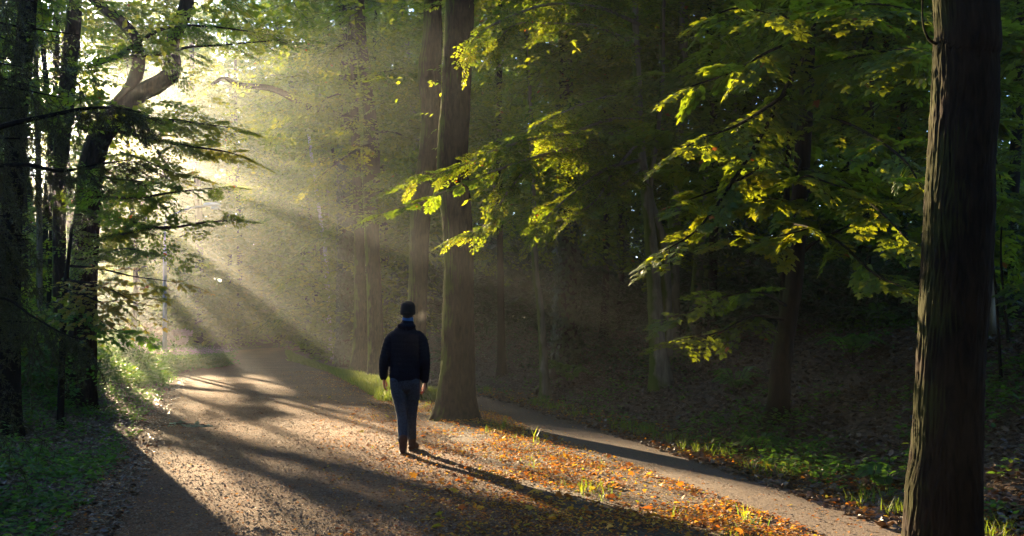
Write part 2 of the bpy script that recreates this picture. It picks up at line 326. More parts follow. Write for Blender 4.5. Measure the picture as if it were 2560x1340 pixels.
def sprays(O, Fw, Up, Sc, kind, shape, r, cull=True, keep_min=.015, twigs=True, tint=(0, 1), lscale=1.0, smin=-50):
    """place sprays: returns groups [leaf group(k=0), twig group(k=1)]"""
    O, Fw, Up, Sc = A(O), unit(A(Fw)), A(Up), A(Sc); lib = SP[kind]; out = []; Vs = []; Ts = []; TW = []
    idx = r.integers(0, len(lib), len(O)); flip = r.choice([-1., 1.], len(O))
    Sd = unit(np.cross(Up, Fw)); Un = np.cross(Fw, Sd)
    for q in range(len(lib)):
        s = np.where(idx == q)[0]
        if len(s) == 0: continue
        P, D, Nn, Sz, seg = lib[q]
        R = np.stack([Fw[s], Sd[s] * flip[s, None], Un[s]], -1)               # columns
        def tr(X): return np.einsum('sij,lj->sli', R, X)
        WP = O[s, None, :] + Sc[s, None, None] * tr(P); WD = tr(D); WN = tr(Nn)
        LS = (Sz[None, :] * lscale * (.6 + .4 * Sc[s, None]) * r.uniform(.85, 1.15, (len(s), len(Sz)))).ravel()
        WP, WD, WN = WP.reshape(-1, 3), WD.reshape(-1, 3), WN.reshape(-1, 3)
        tb = np.repeat(r.uniform(0, 1, len(s)), len(P)); tt = np.clip(.55 * tb + .45 * r.uniform(0, 1, len(WP)), 0, 1)
        tt = tint[0] + (tint[1] - tint[0]) * tt * .95; tt = np.where(r.random(len(tt)) < (.003 if kind in ('fine', 'maple', 'mid', 'hazel', 'sparse') else 0), 1.0, tt)
        if cull:
            o, sc = openness(WP); k = r.random(len(WP)) >= np.where(sc > smin, o, 0) * (1 - keep_min)
            k &= ~((WP[:, 1] > -1) & (np.hypot(WP[:, 0], WP[:, 1]) < (13 if kind == 'coarse' else 6.5)))
            WP, WD, WN, LS, tt = WP[k], WD[k], WN[k], LS[k], tt[k]
        Vs.append((WP, WD, WN, LS)); Ts.append(tt)
        if twigs:
            a_ = O[s, None, :] + Sc[s, None, None] * tr(seg[:, 0]); b_ = O[s, None, :] + Sc[s, None, None] * tr(seg[:, 1]); TW.append((a_.reshape(-1, 3), b_.reshape(-1, 3)))
    P, D, Nn, LS = [np.concatenate([v[i] for v in Vs]) for i in range(4)]; tt = np.concatenate(Ts)
    V, Fc = leaf_verts(P, D, Nn, LS, shape); out.append((V, Fc, 0, tt))
    if twigs:
        a_ = np.concatenate([t[0] for t in TW]); b_ = np.concatenate([t[1] for t in TW])
        if cull:
            o, _ = openness((a_ + b_) / 2); k = r.random(len(a_)) >= o; k &= ~((a_[:, 1] > -1) & (np.hypot(a_[:, 0], a_[:, 1]) < (13 if kind == 'coarse' else 6.5))); a_, b_ = a_[k], b_[k]
        d = unit(b_ - a_); u = unit(np.cross(d, A([0, 0, 1.]) + np.zeros_like(d))); v = np.cross(d, u); w_ = .0028 if kind not in ('far', 'coarse') else .006
        tri = []
        for e, rr in ((a_, w_), (b_, w_ * .7)):
            for an in (0, 2.1, 4.2): tri.append(e + rr * (math.cos(an) * u + math.sin(an) * v))
        V = np.stack(tri, 1); n = len(a_); b0 = np.arange(n)[:, None] * 6
        Fc = np.concatenate([b0 + A([[j, (j + 1) % 3, 3 + (j + 1) % 3, 3 + j]]).astype(int) for j in range(3)])
        out.append((V.reshape(-1, 3), Fc, 1, None))
    return out

def merge_groups(gs):
    """concatenate groups that have same face size and material"""
    return gs
def branch_sprays(path, r, gap=.35, t0=.2, slen=.9, angle=.9, taper=.55, tip=True, roll=.38, droop=.1):
    P = A(path); seg = np.linalg.norm(np.diff(P, axis=0), axis=1); cum = np.concatenate([[0], np.cumsum(seg)]); Ln = cum[-1]
    O = []; Fw = []; Up = []; Sc = []; d = Ln * t0; sd = 1
    while d < Ln:
        i = min(np.searchsorted(cum, d) - 1, len(P) - 2); i = max(i, 0); f = (d - cum[i]) / seg[i]; p = P[i] * (1 - f) + P[i + 1] * f; T = unit(P[i + 1] - P[i])
        sv = unit(np.cross(A([0, 0, 1.]), T)); sd = -sd; an = angle * r.uniform(.45, 1.35)
        fw = math.cos(an) * T + sd * math.sin(an) * sv + A([0, 0, -droop + r.normal(0, .30)])
        O.append(p); Fw.append(fw); Up.append(A([r.normal(0, roll), r.normal(0, roll), 1])); Sc.append(slen * (1 - taper * d / Ln) * r.uniform(.45, 1.35)); d += gap * r.uniform(.7, 1.3)
    if tip: O.append(P[-1]); Fw.append(P[-1] - P[-2]); Up.append(A([0, 0, 1.])); Sc.append(slen * (1 - taper) * 1.2)
    return O, Fw, Up, Sc

def bark_disp(amp, freq, seed, flare=None, z0=0, lump=.0):
    def d(a, z, R):
        cx, sx = np.cos(a), np.sin(a)
        wz = (noise(np.stack([cx * 2 + seed, sx * 2, z * 3.1], -1)) - .5) * .22; c2, s2 = np.cos(a + wz), np.sin(a + wz)
        n = noise(np.stack([c2 * freq + seed, s2 * freq, z * 3.6 + 3], -1)); n_ = 1 - np.abs(2 * n - 1)
        m = noise(np.stack([c2 * freq * 2.3 + seed, s2 * freq * 2.3 + 9, z * 13], -1))
        lo = noise(np.stack([cx * 1.2 + seed, sx * 1.2, z * .7 + 30], -1)) - .5
        r = amp * (n_ - .5) + amp * .8 * (m - .5) + lump * R * lo
        if flare:
            h = np.clip(z - z0, 0, 9); lobes = .6 + .7 * noise(np.stack([cx * 1.7 + seed, sx * 1.7, z * 0 + 60], -1))
            r = r + R * flare * np.exp(-h / .28) * lobes + R * flare * .25 * np.exp(-h / .9)
        return r
    return d
def trunk_from_px(pts, Y, zb=None):
    """pts: (px, py, width px) at distance Y, bottom first -> path, radii"""
    P = A([at(p[0], p[1], Y if len(p) < 4 else p[3]) for p in pts]); R = A([p[2] / F * Y / 2 for p in pts]); return P, R
def trunk_mesh(P, R, n, sides, amp, freq, seed, flare, lump=.12):
    PR = resample(np.concatenate([P, R[:, None]], 1), n)
    return tube(PR[:, :3], PR[:, 3], sides, bark_disp(amp, freq, seed, flare, P[0, 2], lump))

def grow_crown(axis_at, z0, z1, nb, reach, r, cullb=True, kind='mid', gap=.5, slen=1.1, up=.25, az=None, shapef=None, sub=2, limb_r=.04):
    """limbs from the trunk axis with sprays: returns limb tubes, spray arrays"""
    tubes = []; O = []; Fw = []; Up = []; Sc = []
    for b in range(nb):
        t = (b + r.random()) / nb; z = z0 + (z1 - z0) * t; p0 = axis_at(z)
        a = (b * 2.399 + r.normal(0, .4)) if az is None else r.uniform(*az)
        shp = (1 - .55 * t ** 2) if shapef is None else shapef(t); ln = reach * shp * r.uniform(.7, 1.1)
        dr = A([math.cos(a), math.sin(a), 0]); up_ = (up * (.4 + t) + r.normal(0, .16)) * ln
        mid = p0 + dr * ln * .5 + A([r.normal(0, .1) * ln, r.normal(0, .1) * ln, up_ * .8]); end = p0 + dr * ln + A([0, 0, up_ + r.normal(0, .1) * ln])
        path = resample([p0, mid, end], 9)
        if cullb:
            op, sc_ = openness(path[2:]); 
            if np.mean(op * (sc_ > 8)) > .45: continue
        rr = limb_r * (.6 + .5 * shp) * np.linspace(1, .18, 9) * (ln / reach + .3)
        tubes.append(tube(path, rr, 5)); o = branch_sprays(path, r, gap, .25, slen)
        O += o[0]; Fw += o[1]; Up += o[2]; Sc += o[3]
        for k in range(sub):
            i = r.integers(3, 8); sd = r.choice([-1, 1]); T = unit(path[i] - path[i - 1]); sv = unit(np.cross(A([0, 0, 1.]), T)) * sd
            l2 = ln * r.uniform(.25, .5); e = path[i] + (T * .6 + sv * .9 + A([0, 0, r.normal(.05, .25)])) * l2; m2 = (path[i] + e) / 2 + A([0, 0, .06 * l2])
            p2 = resample([path[i], m2, e], 6); tubes.append(tube(p2, rr[i] * .6 * np.linspace(1, .25, 6), 4)); o = branch_sprays(p2, r, gap, .15, slen * .9)
            O += o[0]; Fw += o[1]; Up += o[2]; Sc += o[3]
    return tubes, (O, Fw, Up, Sc)
SHAPES['blade'] = A([(0, .018, 0), (.5, .024, .02), (1, 0, -.16), (.5, -.024, .02), (0, -.018, 0)])

# ================================================================== THE SETTING
def grid_sheet(xs, ys, zf):
    X, Y = np.meshgrid(xs, ys); Z = zf(X, Y); V = np.stack([X, Y, Z], -1).reshape(-1, 3); nx, ny = len(xs), len(ys)
    i = np.arange(ny - 1)[:, None] * nx; j = np.arange(nx - 1)[None, :]
    return V, np.stack([i + j, i + j + 1, i + nx + j + 1, i + nx + j], -1).reshape(-1, 4)
xs = np.concatenate([np.linspace(-150, -26, 24), np.linspace(-25, 14, 300), np.linspace(15, 150, 26)])
ys = np.concatenate([np.linspace(-150, -6, 20), np.linspace(-5, 5, 30), np.linspace(5.2, 40, 300), np.linspace(41, 150, 60)])
g = grid_sheet(xs, ys, gz); build('ground', [(g[0], g[1], 0, None)], ['soil'], kind='structure', smooth=(0,))
def ribbon(name, fl, fr, y0, y1, ny, nx, wob, lift, m, seed, amp=.008):
    ys_ = y0 + (y1 - y0) * np.linspace(0, 1, ny) ** 1.6; l = fl(ys_) + (fbm(ys_, ys_ * 0, 1.3, seed) - .5) * wob; r_ = fr(ys_) + (fbm(ys_, ys_ * 0, 1.3, seed + 5) - .5) * wob
    t = np.linspace(0, 1, nx)[None, :]; X = l[:, None] * (1 - t) + r_[:, None] * t; Y = np.repeat(ys_[:, None], nx, 1)
    Z = np.maximum(gz(X, Y), 0) + lift + amp * (fbm(X, Y, 3, seed) - .5) * 2 + np.where((t > .001) & (t < .999), .0, -.012)
    V = np.stack([X, Y, Z], -1).reshape(-1, 3); i = np.arange(ny - 1)[:, None] * nx; j = np.arange(nx - 1)[None, :]
    build(name, [(V, np.stack([i + j, i + j + 1, i + nx + j + 1, i + nx + j], -1).reshape(-1, 4), 0, np.tile((np.arange(nx - 1) + .5) / (nx - 1), ny - 1))], [m], kind='structure', smooth=(0,))
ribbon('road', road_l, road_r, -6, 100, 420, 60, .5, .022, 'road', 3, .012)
ribbon('footpath', path_l, path_r, -6, 75, 420, 14, .22, .014, 'path', 8, .004)

def scatter(n, y0, y1, xl, xr, power=1.5, r=rng):
    """random points between xl(y) and xr(y), denser near the camera"""
    y = y0 * (y1 / y0) ** (r.random(n) ** power); a, b = xl(y), xr(y); return a + (b - a) * r.random(n), y
def flat_leaves(x, y, size, shape, lift=.01, tilt=.35, r=rng, z=None):
    n = len(x); z = (gz(x, y) if z is None else z) + lift + np.abs(r.normal(0, .008, n)); a = r.uniform(0, 6.283, n)
    P = np.stack([x, y, z], -1); D = np.stack([np.cos(a), np.sin(a), r.normal(.05, tilt * .6, n)], -1)
    Nn = unit(np.stack([r.normal(0, tilt, n), r.normal(0, tilt, n), np.ones(n)], -1))
    return leaf_verts(P, D, Nn, size, shape)
# fallen leaves on the strip between road and footpath, thin on the road itself
def leaf_layer(name, n, y0, y1, xl, xr, s0, s1, tint, m, label, cat, shape='oval', tilt=.35, power=1.4, lift=.02, mask=None, r=rng):
    x, y = scatter(n, y0, y1, xl, xr, power, r)
    if mask is not None:
        k = r.random(len(x)) < mask(x, y); x, y = x[k], y[k]
    sz = r.uniform(s0, s1, len(x)) ; V, Fc = flat_leaves(x, y, sz, shape, lift, tilt, r, np.maximum(gz(x, y), 0))
    return build(name, [(V, Fc, 0, np.clip(r.beta(*tint, len(x)), 0, 1))], [m], kind='stuff', label=label, category=cat)
strip_l = lambda y: road_r(y) - .9
strip_r = lambda y: path_l(y) + .15
leaf_layer('fallen_leaves', 120000, 5.2, 34, lambda y: road_r(y) - 1.8, strip_r, .012, .044, (2.2, 1.4), 'litter', 'orange and brown fallen leaves on the strip between road and footpath', 'leaf litter', tilt=.42,
           mask=lambda x, y: (.15 + .85 * sst(fbm(x, y, 1.6, 55), .40, .60)) * (.12 + .88 * sst(x - road_r(y), -1.5, .6)))
leaf_layer('large_fallen_leaves', 200, 6, 22, lambda y: road_r(y) - 1.2, strip_r, .055, .09, (2.6, 1.2), 'litter', 'larger curled orange and yellow leaves lying on top of the fine litter', 'leaf litter', shape='maple', tilt=.5, lift=.035)
leaf_layer('road_leaf_scatter', 52000, 5.2, 34, road_l, road_r, .010, .032, (1.3, 2.2), 'litter', 'small brown leaf fragments strewn over the gravel road', 'leaf litter', tilt=.35, lift=.03,
           mask=lambda x, y: .25 + .5 * sst(x, road_r(y) - 2.2, road_r(y)) + .3 * sst(-x, -road_l(y) - .8, -road_l(y)))
leaf_layer('path_leaf_scatter', 1800, 5.2, 24, path_l, path_r, .012, .035, (1.5, 1.8), 'litter', 'sparse brown leaf fragments lying on the narrow footpath', 'leaf litter', tilt=.3, lift=.02)
leaf_layer('bank_leaf_litter', 60000, 6, 34, lambda y: path_r(y) - .25, lambda y: path_r(y) + 6.5, .04, .10, (1.6, 2.2), 'drylitter', 'dark brown leaf litter covering the shaded bank', 'leaf litter', tilt=.5, power=1.2, lift=.02)
leaf_layer('bank_foot_leaves', 7000, 5.5, 24, lambda y: path_r(y) - .12, lambda y: path_r(y) + .7, .025, .06, (2, 1.6), 'litter', 'reddish fallen leaves along the foot of the bank', 'leaf litter', tilt=.45)
leaf_layer('verge_leaf_litter', 12000, 5.5, 30, lambda y: road_l(y) - 1.5, lambda y: road_l(y) + .5, .03, .07, (1.6, 2.4), 'drylitter', 'dull fallen leaves along the left edge of the road', 'leaf litter', tilt=.4)
# pebbles and grit that catch the low sun
def grit(name, n, y0, y1, xl, xr, s0, s1, m, label, lift, r=rng):
    x, y = scatter(n, y0, y1, xl, xr, 1.2, r); z = np.maximum(gz(x, y), 0) + lift
    O_ = A([(1, 0, 0), (0, 1, 0), (-1, 0, 0), (0, -1, 0), (0, 0, .7)]); Fo = np.array([[0, 1, 4], [1, 2, 4], [2, 3, 4], [3, 0, 4]])
    s = s0 + (s1 - s0) * r.random(n) ** 3; a = r.uniform(0, 6.28, n); V = O_[None] * (s[:, None, None] * r.uniform(.6, 1.2, (n, 5, 3)))
    V = np.stack([V[..., 0] * np.cos(a)[:, None] - V[..., 1] * np.sin(a)[:, None], V[..., 0] * np.sin(a)[:, None] + V[..., 1] * np.cos(a)[:, None], V[..., 2]], -1)
    V = V + np.stack([x, y, z], -1)[:, None, :]
    build(name, [(V.reshape(-1, 3), (Fo[None] + np.arange(n)[:, None, None] * 5).reshape(-1, 3), 0, None)], [m], kind='stuff', label=label, category='gravel')
M['stone'] = simple('small stones', (.20, .13, .088), .8, .3, nscale=40, namt=.5)
grit('road_gravel', 70000, 5.2, 40, road_l, road_r, .004, .016, 'stone', 'coarse brown gravel grains on the road surface', .024)
grit('path_gravel', 16000, 5.2, 24, path_l, path_r, .002, .007, 'stone', 'fine grit on the surface of the footpath', .014)

def herbs(x, y, h, nleaf, lsize, shape, r, spread=.12):
    """leafy sprigs standing on the ground"""
    n = len(x); z = np.maximum(gz(x, y), -.1); h = A(h) * r.uniform(.6, 1.3, n)
    k = r.uniform(.15, 1, (n, nleaf)); a = r.uniform(0, 6.28, (n, nleaf)); sp = spread * r.uniform(.3, 1.4, (n, nleaf)); hh = h[:, None] * k
    lean = r.normal(0, .18, (n, 2))
    P = np.stack([x[:, None] + lean[:, :1] * hh + sp * np.cos(a) * .4, y[:, None] + lean[:, 1:] * hh + sp * np.sin(a) * .4, z[:, None] + hh], -1).reshape(-1, 3)
    D = np.stack([np.cos(a), np.sin(a), r.normal(.1, .3, a.shape)], -1).reshape(-1, 3); Nn = unit(np.stack([r.normal(0, .35, a.size), r.normal(0, .35, a.size), np.ones(a.size)], -1))
    V, Fc = leaf_verts(P, D, Nn, lsize * r.uniform(.6, 1.3, a.size), shape)
    return (V, Fc, 0, np.clip(np.repeat(r.uniform(0, .6, n), nleaf) + r.uniform(0, .4, a.size), 0, 1))
def blades(x, y, h, nb, r, lean=.45):
    n = len(x); a = r.uniform(0, 6.28, (n, nb)); le = np.abs(r.normal(0, lean, (n, nb))); z = np.maximum(gz(x, y), -.1)
    P = np.stack([x[:, None] + r.normal(0, .02, (n, nb)), y[:, None] + r.normal(0, .02, (n, nb)), z[:, None] + 0 * a], -1).reshape(-1, 3)
    D = np.stack([np.cos(a) * le, np.sin(a) * le, np.ones_like(a)], -1).reshape(-1, 3); Nn = np.stack([-np.cos(a), -np.sin(a), 0 * a + .3], -1).reshape(-1, 3)
    V, Fc = leaf_verts(P, D, unit(Nn), np.repeat(A(h), nb) * r.uniform(.5, 1.2, n * nb), 'blade')
    return (V, Fc, 0, r.uniform(0, 1, n * nb))
r = np.random.default_rng(21)
# left verge: dense low herbs rising into scrub
x, y = scatter(9000, 6, 34, lambda y: road_l(y) - 6.5, lambda y: road_l(y) + .1, 1.15, r)
k = r.random(len(x)) < .15 + .85 * sst(fbm(x, y, 1.1, 33), .40, .55); x, y = x[k], y[k]; hh = (.10 + .46 * sst(road_l(y) - x, 0, 3.5) * fbm(x, y, .8, 12) * 1.8) * r.uniform(.5, 1.7, len(x))
build('verge_undergrowth', [herbs(x, y, hh, 9, .060, 'oval', r)], ['herb'], kind='stuff', label='low leafy undergrowth along the left verge of the road', category='undergrowth')
x, y = scatter(2600, 24, 62, lambda y: road_l(y) - 9, lambda y: road_l(y) - .2, 1, r)
build('far_verge_scrub', [herbs(x, y, .35 + 1.3 * sst(road_l(y) - x, .5, 5), 26, .12, 'rhomb', r, .5)], ['herb'], kind='stuff', label='pale green scrub on the left of the road below the lamp', category='undergrowth')
# verge on the right of the main road, round the trunk bases
x, y = scatter(2600, 20, 60, lambda y: road_r(y) - .2, lambda y: path_l(y) - .05, 1, r)
build('strip_grass', [blades(x, y, .22 + 0 * x, 14, r)], ['grass'], kind='stuff', label='sunlit green grass at the foot of the roadside trunks', category='grass')
x, y = scatter(900, 6.0, 20, lambda y: np.maximum(path_l(y) - 1.1, road_r(y)), lambda y: path_l(y) - .05, 1.1, r); k = fbm(x, y, 1.3, 90) > .55; x, y = x[k], y[k]
kx = np.array([-1.15, -1.05, -1.0, -.25, .05, .35, .12, -.1]); ky = np.array([16.6, 16.9, 16.3, 13.9, 13.2, 12.8, 13.6, 15.1])
x = np.concatenate([x, kx, kx + .08, kx - .07]); y = np.concatenate([y, ky, ky + .1, ky - .12])
build('grass_tufts', [blades(x, y, r.uniform(.03, .13, len(x)) * np.where(r.random(len(x)) < .08, 1.8, 1), 6, r, .8)], ['grass'], kind='stuff', label='scattered yellow green grass tufts among the fallen leaves', category='grass')
# bank plants
x, y = scatter(7000, 6, 30, lambda y: path_r(y) + .2, lambda y: path_r(y) + 6.5, 1.1, r); k = r.random(len(x)) < .08 + .92 * sst(fbm(x, y, .7, 41), .47, .62) * sst(-y, -26, -9); x, y = x[k], y[k]
build('bank_undergrowth', [herbs(x, y, .2 + 0 * x, 9, .065, 'oval', r, .16)], ['herb'], kind='stuff', label='low bramble like plants growing through the bank litter', category='undergrowth')
x, y = scatter(420, 6, 24, lambda y: path_r(y) + .02, lambda y: path_r(y) + .5, 1.0, r); k = fbm(x, y, 1.1, 66) > .5; x, y = x[k], y[k]
build('bank_grass', [blades(x, y, .15 + 0 * x, 9, r)], ['grass'], kind='stuff', label='thin green grass along the right edge of the footpath', category='grass')
x, y = scatter(5000, 17, 34, lambda y: path_r(y) + 1.5, lambda y: path_r(y) + 16, 1, r)
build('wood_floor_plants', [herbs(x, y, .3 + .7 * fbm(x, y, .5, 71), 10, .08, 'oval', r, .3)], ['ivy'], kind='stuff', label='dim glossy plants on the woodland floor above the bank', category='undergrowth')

# ================================================================== THE TREES
def extend_top(P, R, top_z, r, lean=.06):
    P = list(P); R = list(R); z = P[-1][2]; d = (P[-1] - P[-2]) / max(P[-1][2] - P[-2][2], .1); d = A([np.clip(d[0], -.12, .12), np.clip(d[1], -.1, .1), 0]); R0 = R[-1]; k = 4
    for i in range(1, k + 1):
        zz = z + (top_z - z) * i / k; p = P[-1] + d * (zz - P[-1][2]) + A([r.normal(0, .15), r.normal(0, .15), 0]); p[2] = zz; P.append(p); R.append(R0 * (1 - .85 * i / k))
    return A(P), A(R)
tree_seed = [100]
def tree(name, label, cat, pts, Y, bark='bark', sides=28, rings=90, amp=.012, freq=5, flare=.7, top=18., leaf='beech', crowns=(), heroes=(), limbs=(), group=None, ivy=None, P=None, R=None, lump=.12):
    tree_seed[0] += 1; r = np.random.default_rng(tree_seed[0])
    if P is None: P, R = trunk_from_px(pts, Y)
    P = A(P).copy(); R = A(R).copy(); P[0, 2] = gz(P[0, 0], P[0, 1]) - .12
    if len(P) > 2 and P[1, 2] < P[0, 2] + .3: P[1, 2] = P[0, 2] + .5
    if top and top > P[-1, 2] + 1: P, R = extend_top(P, R, top, r)
    base = A([P[0, 0], P[0, 1], P[0, 2] + .12]); root = thing(name, label, cat, base, group)
    build('trunk', [(*trunk_mesh(P, R, rings, sides, amp, freq, r.uniform(0, 50), flare, lump), 0, None)], [bark], root, base, smooth=(0,))
    def axis(z): return A([np.interp(z, P[:, 2], P[:, 0]), np.interp(z, P[:, 2], P[:, 1]), z])
    for lb in limbs:
        LP, LR = trunk_from_px(lb, Y); top_l = LP[-1, 2] + 5
        if LP[-1, 2] > 7: LP, LR = extend_top(LP, LR, top_l, r)
        LPR = resample(np.concatenate([LP, LR[:, None]], 1), 50)
        build('limb', [(*tube(LPR[:, :3], LPR[:, 3], 18, bark_disp(amp, freq, r.uniform(0, 50), None, 0, .2)), 0, None)], [bark], root, base, smooth=(0,))
    gs = []; tubes = []
    for c in crowns:
        c = dict(c); kind = c.pop('kind', 'mid'); shape = c.pop('shape', 'rhomb'); cull = c.pop('cull', True); tint = c.pop('tint', (0, 1)); ls = c.pop('ls', 1.0); km = c.pop('keep', .015)
        tb, sp = grow_crown(axis, r=r, cullb=cull and km < .1, kind=kind, **c)
        if not sp[0]: continue; tubes += tb
        gs += sprays(*sp, kind, shape, r, cull, km, twigs=kind not in ('coarse',), tint=tint, lscale=ls)
    if tubes: gs.append((*join(tubes)[:2], 2, None))
    if gs: build('crown', gs, [leaf, 'twig', bark], root, base)
    for h in heroes:
        h = dict(h); path = A([at(*p) for p in h['pts']]); n = max(8, int(len(path) * 5)); path = resample(path, n)
        rr = np.linspace(h.get('r0', .03), h.get('r1', .006), n)
        kind = h.get('kind', 'fine'); hs = [(*tube(path, rr, 6, bark_disp(.004, 3, 3)), 2, None)]
        if h.get('leaves', True):
            sp = branch_sprays(path, r, h.get('gap', .16), h.get('t0', .1), h.get('slen', .7), h.get('angle', .9), h.get('taper', .45), True, h.get('roll', .25), h.get('droop', .12))
            hs += sprays(*sp, kind, h.get('shape', 'oval'), r, False, tint=h.get('tint', (0, 1)), lscale=h.get('ls', 1.0))
        build('branch', hs, [h.get('leaf', leaf), 'twig', bark], root, base, smooth=(2,))
    if ivy:
        z0, z1, n, ls = ivy; z = z0 + (z1 - z0) * r.random(n) ** 1.1; a = r.uniform(0, 6.28, n); rad = np.interp(z, P[:, 2], R) * 1.12 + np.abs(r.normal(0, .05, n)) + .02
        c = np.stack([np.interp(z, P[:, 2], P[:, 0]), np.interp(z, P[:, 2], P[:, 1]), z], -1); dr = np.stack([np.cos(a), np.sin(a), 0 * a], -1)
        V, Fc = leaf_verts(c + dr * rad[:, None], unit(np.stack([r.normal(0, .6, n), r.normal(0, .6, n), -np.ones(n)], -1)), unit(dr + r.normal(0, .35, (n, 3))), ls * r.uniform(.6, 1.3, n), 'maple' if len(pts or ()) > 9 else 'round')
        build('ivy', [(V, Fc, 0, r.random(n))], ['ivy'], root, base)
    return root

HIGH = dict(z0=9, z1=17, nb=26, reach=5.2, kind='far', gap=.65, slen=1.6, sub=2, limb_r=.07)

tree('oak_tree', 'thick straight furrowed trunk right behind the walking person, flared at its base', 'tree',
     [(1143, 1050, 84), (1143, 980, 80), (1145, 900, 77), (1145, 820, 75), (1147, 670, 70), (1143, 560, 72), (1138, 500, 74), (1131, 400, 72), (1139, 250, 70), (1144, 120, 69), (1149, -30, 67)], 16.2,
     sides=110, rings=420, amp=.020, freq=9, flare=.72, top=19, crowns=[HIGH], lump=.10)
tree('oak_tree', 'slightly crooked trunk directly behind the head of the walking person', 'tree',
     [(1040, 985, 50), (1041, 900, 48), (1043, 800, 46), (1048, 600, 46), (1056, 480, 52), (1072, 390, 50), (1078, 290, 50), (1074, 175, 54), (1082, 90, 46), (1084, -30, 40)], 20.7,
     sides=80, rings=300, amp=.022, freq=7, flare=.5, top=19, crowns=[HIGH], lump=.16)
tree('oak_tree', 'straight dark trunk left of the walking person, at the grassy road edge', 'tree',
     [(945, 950, 44), (940, 850, 38), (934, 700, 36), (929, 550, 36), (928, 400, 42), (925, 300, 32), (915, 200, 28), (903, 100, 26), (898, -20, 24)], 28.7,
     sides=60, rings=220, amp=.02, freq=6, flare=.5, top=18,
     crowns=[HIGH, dict(z0=5.5, z1=10.5, nb=18, reach=4.4, kind='mid', gap=.38, slen=1.1, up=.05, keep=.25)], leaf='maple', group='roadside trunks left of the person',
     heroes=[dict(pts=[(926, 360, 28.7), (900, 370, 27.5), (860, 395, 26.5), (820, 425, 26), (790, 450, 26)], r0=.05, kind='hazel', gap=.2, slen=1.0, t0=.1, tint=(.5, 1), leaf='maple', ls=1.2),
             dict(pts=[(915, 200, 28.7), (960, 180, 27.5), (1010, 170, 26.5)], r0=.05, kind='hazel', gap=.22, slen=1.1, t0=.2, tint=(.2, .9), leaf='maple', ls=1.2),
             dict(pts=[(922, 260, 28.7), (870, 235, 27.5), (830, 240, 27), (790, 265, 26.5)], r0=.05, kind='hazel', gap=.22, slen=1.1, t0=.2, tint=(.2, .9), leaf='maple', ls=1.2),
             dict(pts=[(926, 330, 28.7), (980, 330, 27.5), (1020, 345, 26.5)], r0=.05, kind='hazel', gap=.22, slen=1.0, t0=.2, tint=(.2, .9), leaf='maple', ls=1.2),
             dict(pts=[(906, 110, 28.7), (860, 110, 27.5), (820, 140, 27)], r0=.05, kind='hazel', gap=.22, slen=1.1, t0=.2, tint=(.2, .9), leaf='maple', ls=1.2)])
tree('oak_tree', 'trunk widening at its foot, second left of the walking person', 'tree',
     [(903, 925, 52), (903, 850, 40), (901, 700, 28), (897, 560, 25), (890, 400, 22), (882, 200, 22), (879, -20, 18)], 33,
     sides=50, rings=160, amp=.02, freq=6, flare=.6, top=18, crowns=[HIGH, dict(z0=5.5, z1=12, nb=18, reach=4.2, kind='mid', gap=.42, slen=1.2, up=.05, keep=.2)],
     heroes=[dict(pts=[(884, 300, 33), (850, 292, 32.5), (790, 275, 32), (740, 250, 31.5), (680, 222, 31), (600, 212, 31), (560, 196, 31), (528, 212, 31)], r0=.16, r1=.05, kind='mid', gap=.5, t0=.35, slen=1.2, shape='rhomb', tint=(.4, 1))],
     group='roadside trunks left of the person')
tree('ivy_clad_tree', 'trunk wrapped in ivy beside the pale slanting birch', 'tree',
     [(864, 905, 34), (866, 700, 30), (866, 500, 28), (862, 300, 26), (855, -20, 20)], 38, sides=40, rings=120, amp=.02, freq=5, top=19,
     crowns=[HIGH, dict(z0=6, z1=13, nb=16, reach=4.2, kind='mid', gap=.5, slen=1.3, up=.05)], ivy=(.1, 9, 7000, .12), group='roadside trunks left of the person')
tree('birch_tree', 'thin pale birch stem slanting beside the ivy clad trunk', 'tree',
     [(828, 892, 11), (822, 780, 10), (814, 640, 10), (800, 540, 9), (784, 430, 8), (768, 300, 7)], 46, bark='bark_birch', sides=16, rings=60, amp=.006, top=14,
     crowns=[dict(z0=6, z1=12, nb=10, reach=2.6, kind='mid', gap=.5, slen=1.1)])
tree('oak_tree', 'twin stemmed distant trunk, tallest at the top left of centre', 'tree',
     [(820, 875, 26), (812, 700, 24), (804, 400, 24), (793, 190, 30), (776, 90, 24), (762, -20, 18)], 52, sides=30, rings=90, amp=.03, top=22,
     crowns=[dict(HIGH, z0=10, z1=20), dict(z0=4, z1=14, nb=20, reach=5, kind='far', gap=.7, slen=1.6)], limbs=[[(800, 230, 22), (806, 150, 20), (796, 60, 18), (790, -20, 16)]])
tree('oak_tree', 'distant leaning trunk at the top, left of the twin stemmed one', 'tree',
     [(770, 880, 20), (752, 500, 18), (728, 190, 18), (700, 80, 17), (676, -10, 15)], 62, sides=24, rings=70, amp=.03, top=24,
     crowns=[dict(HIGH, z0=10, z1=22), dict(z0=4, z1=14, nb=20, reach=5.5, kind='far', gap=.7, slen=1.7)])
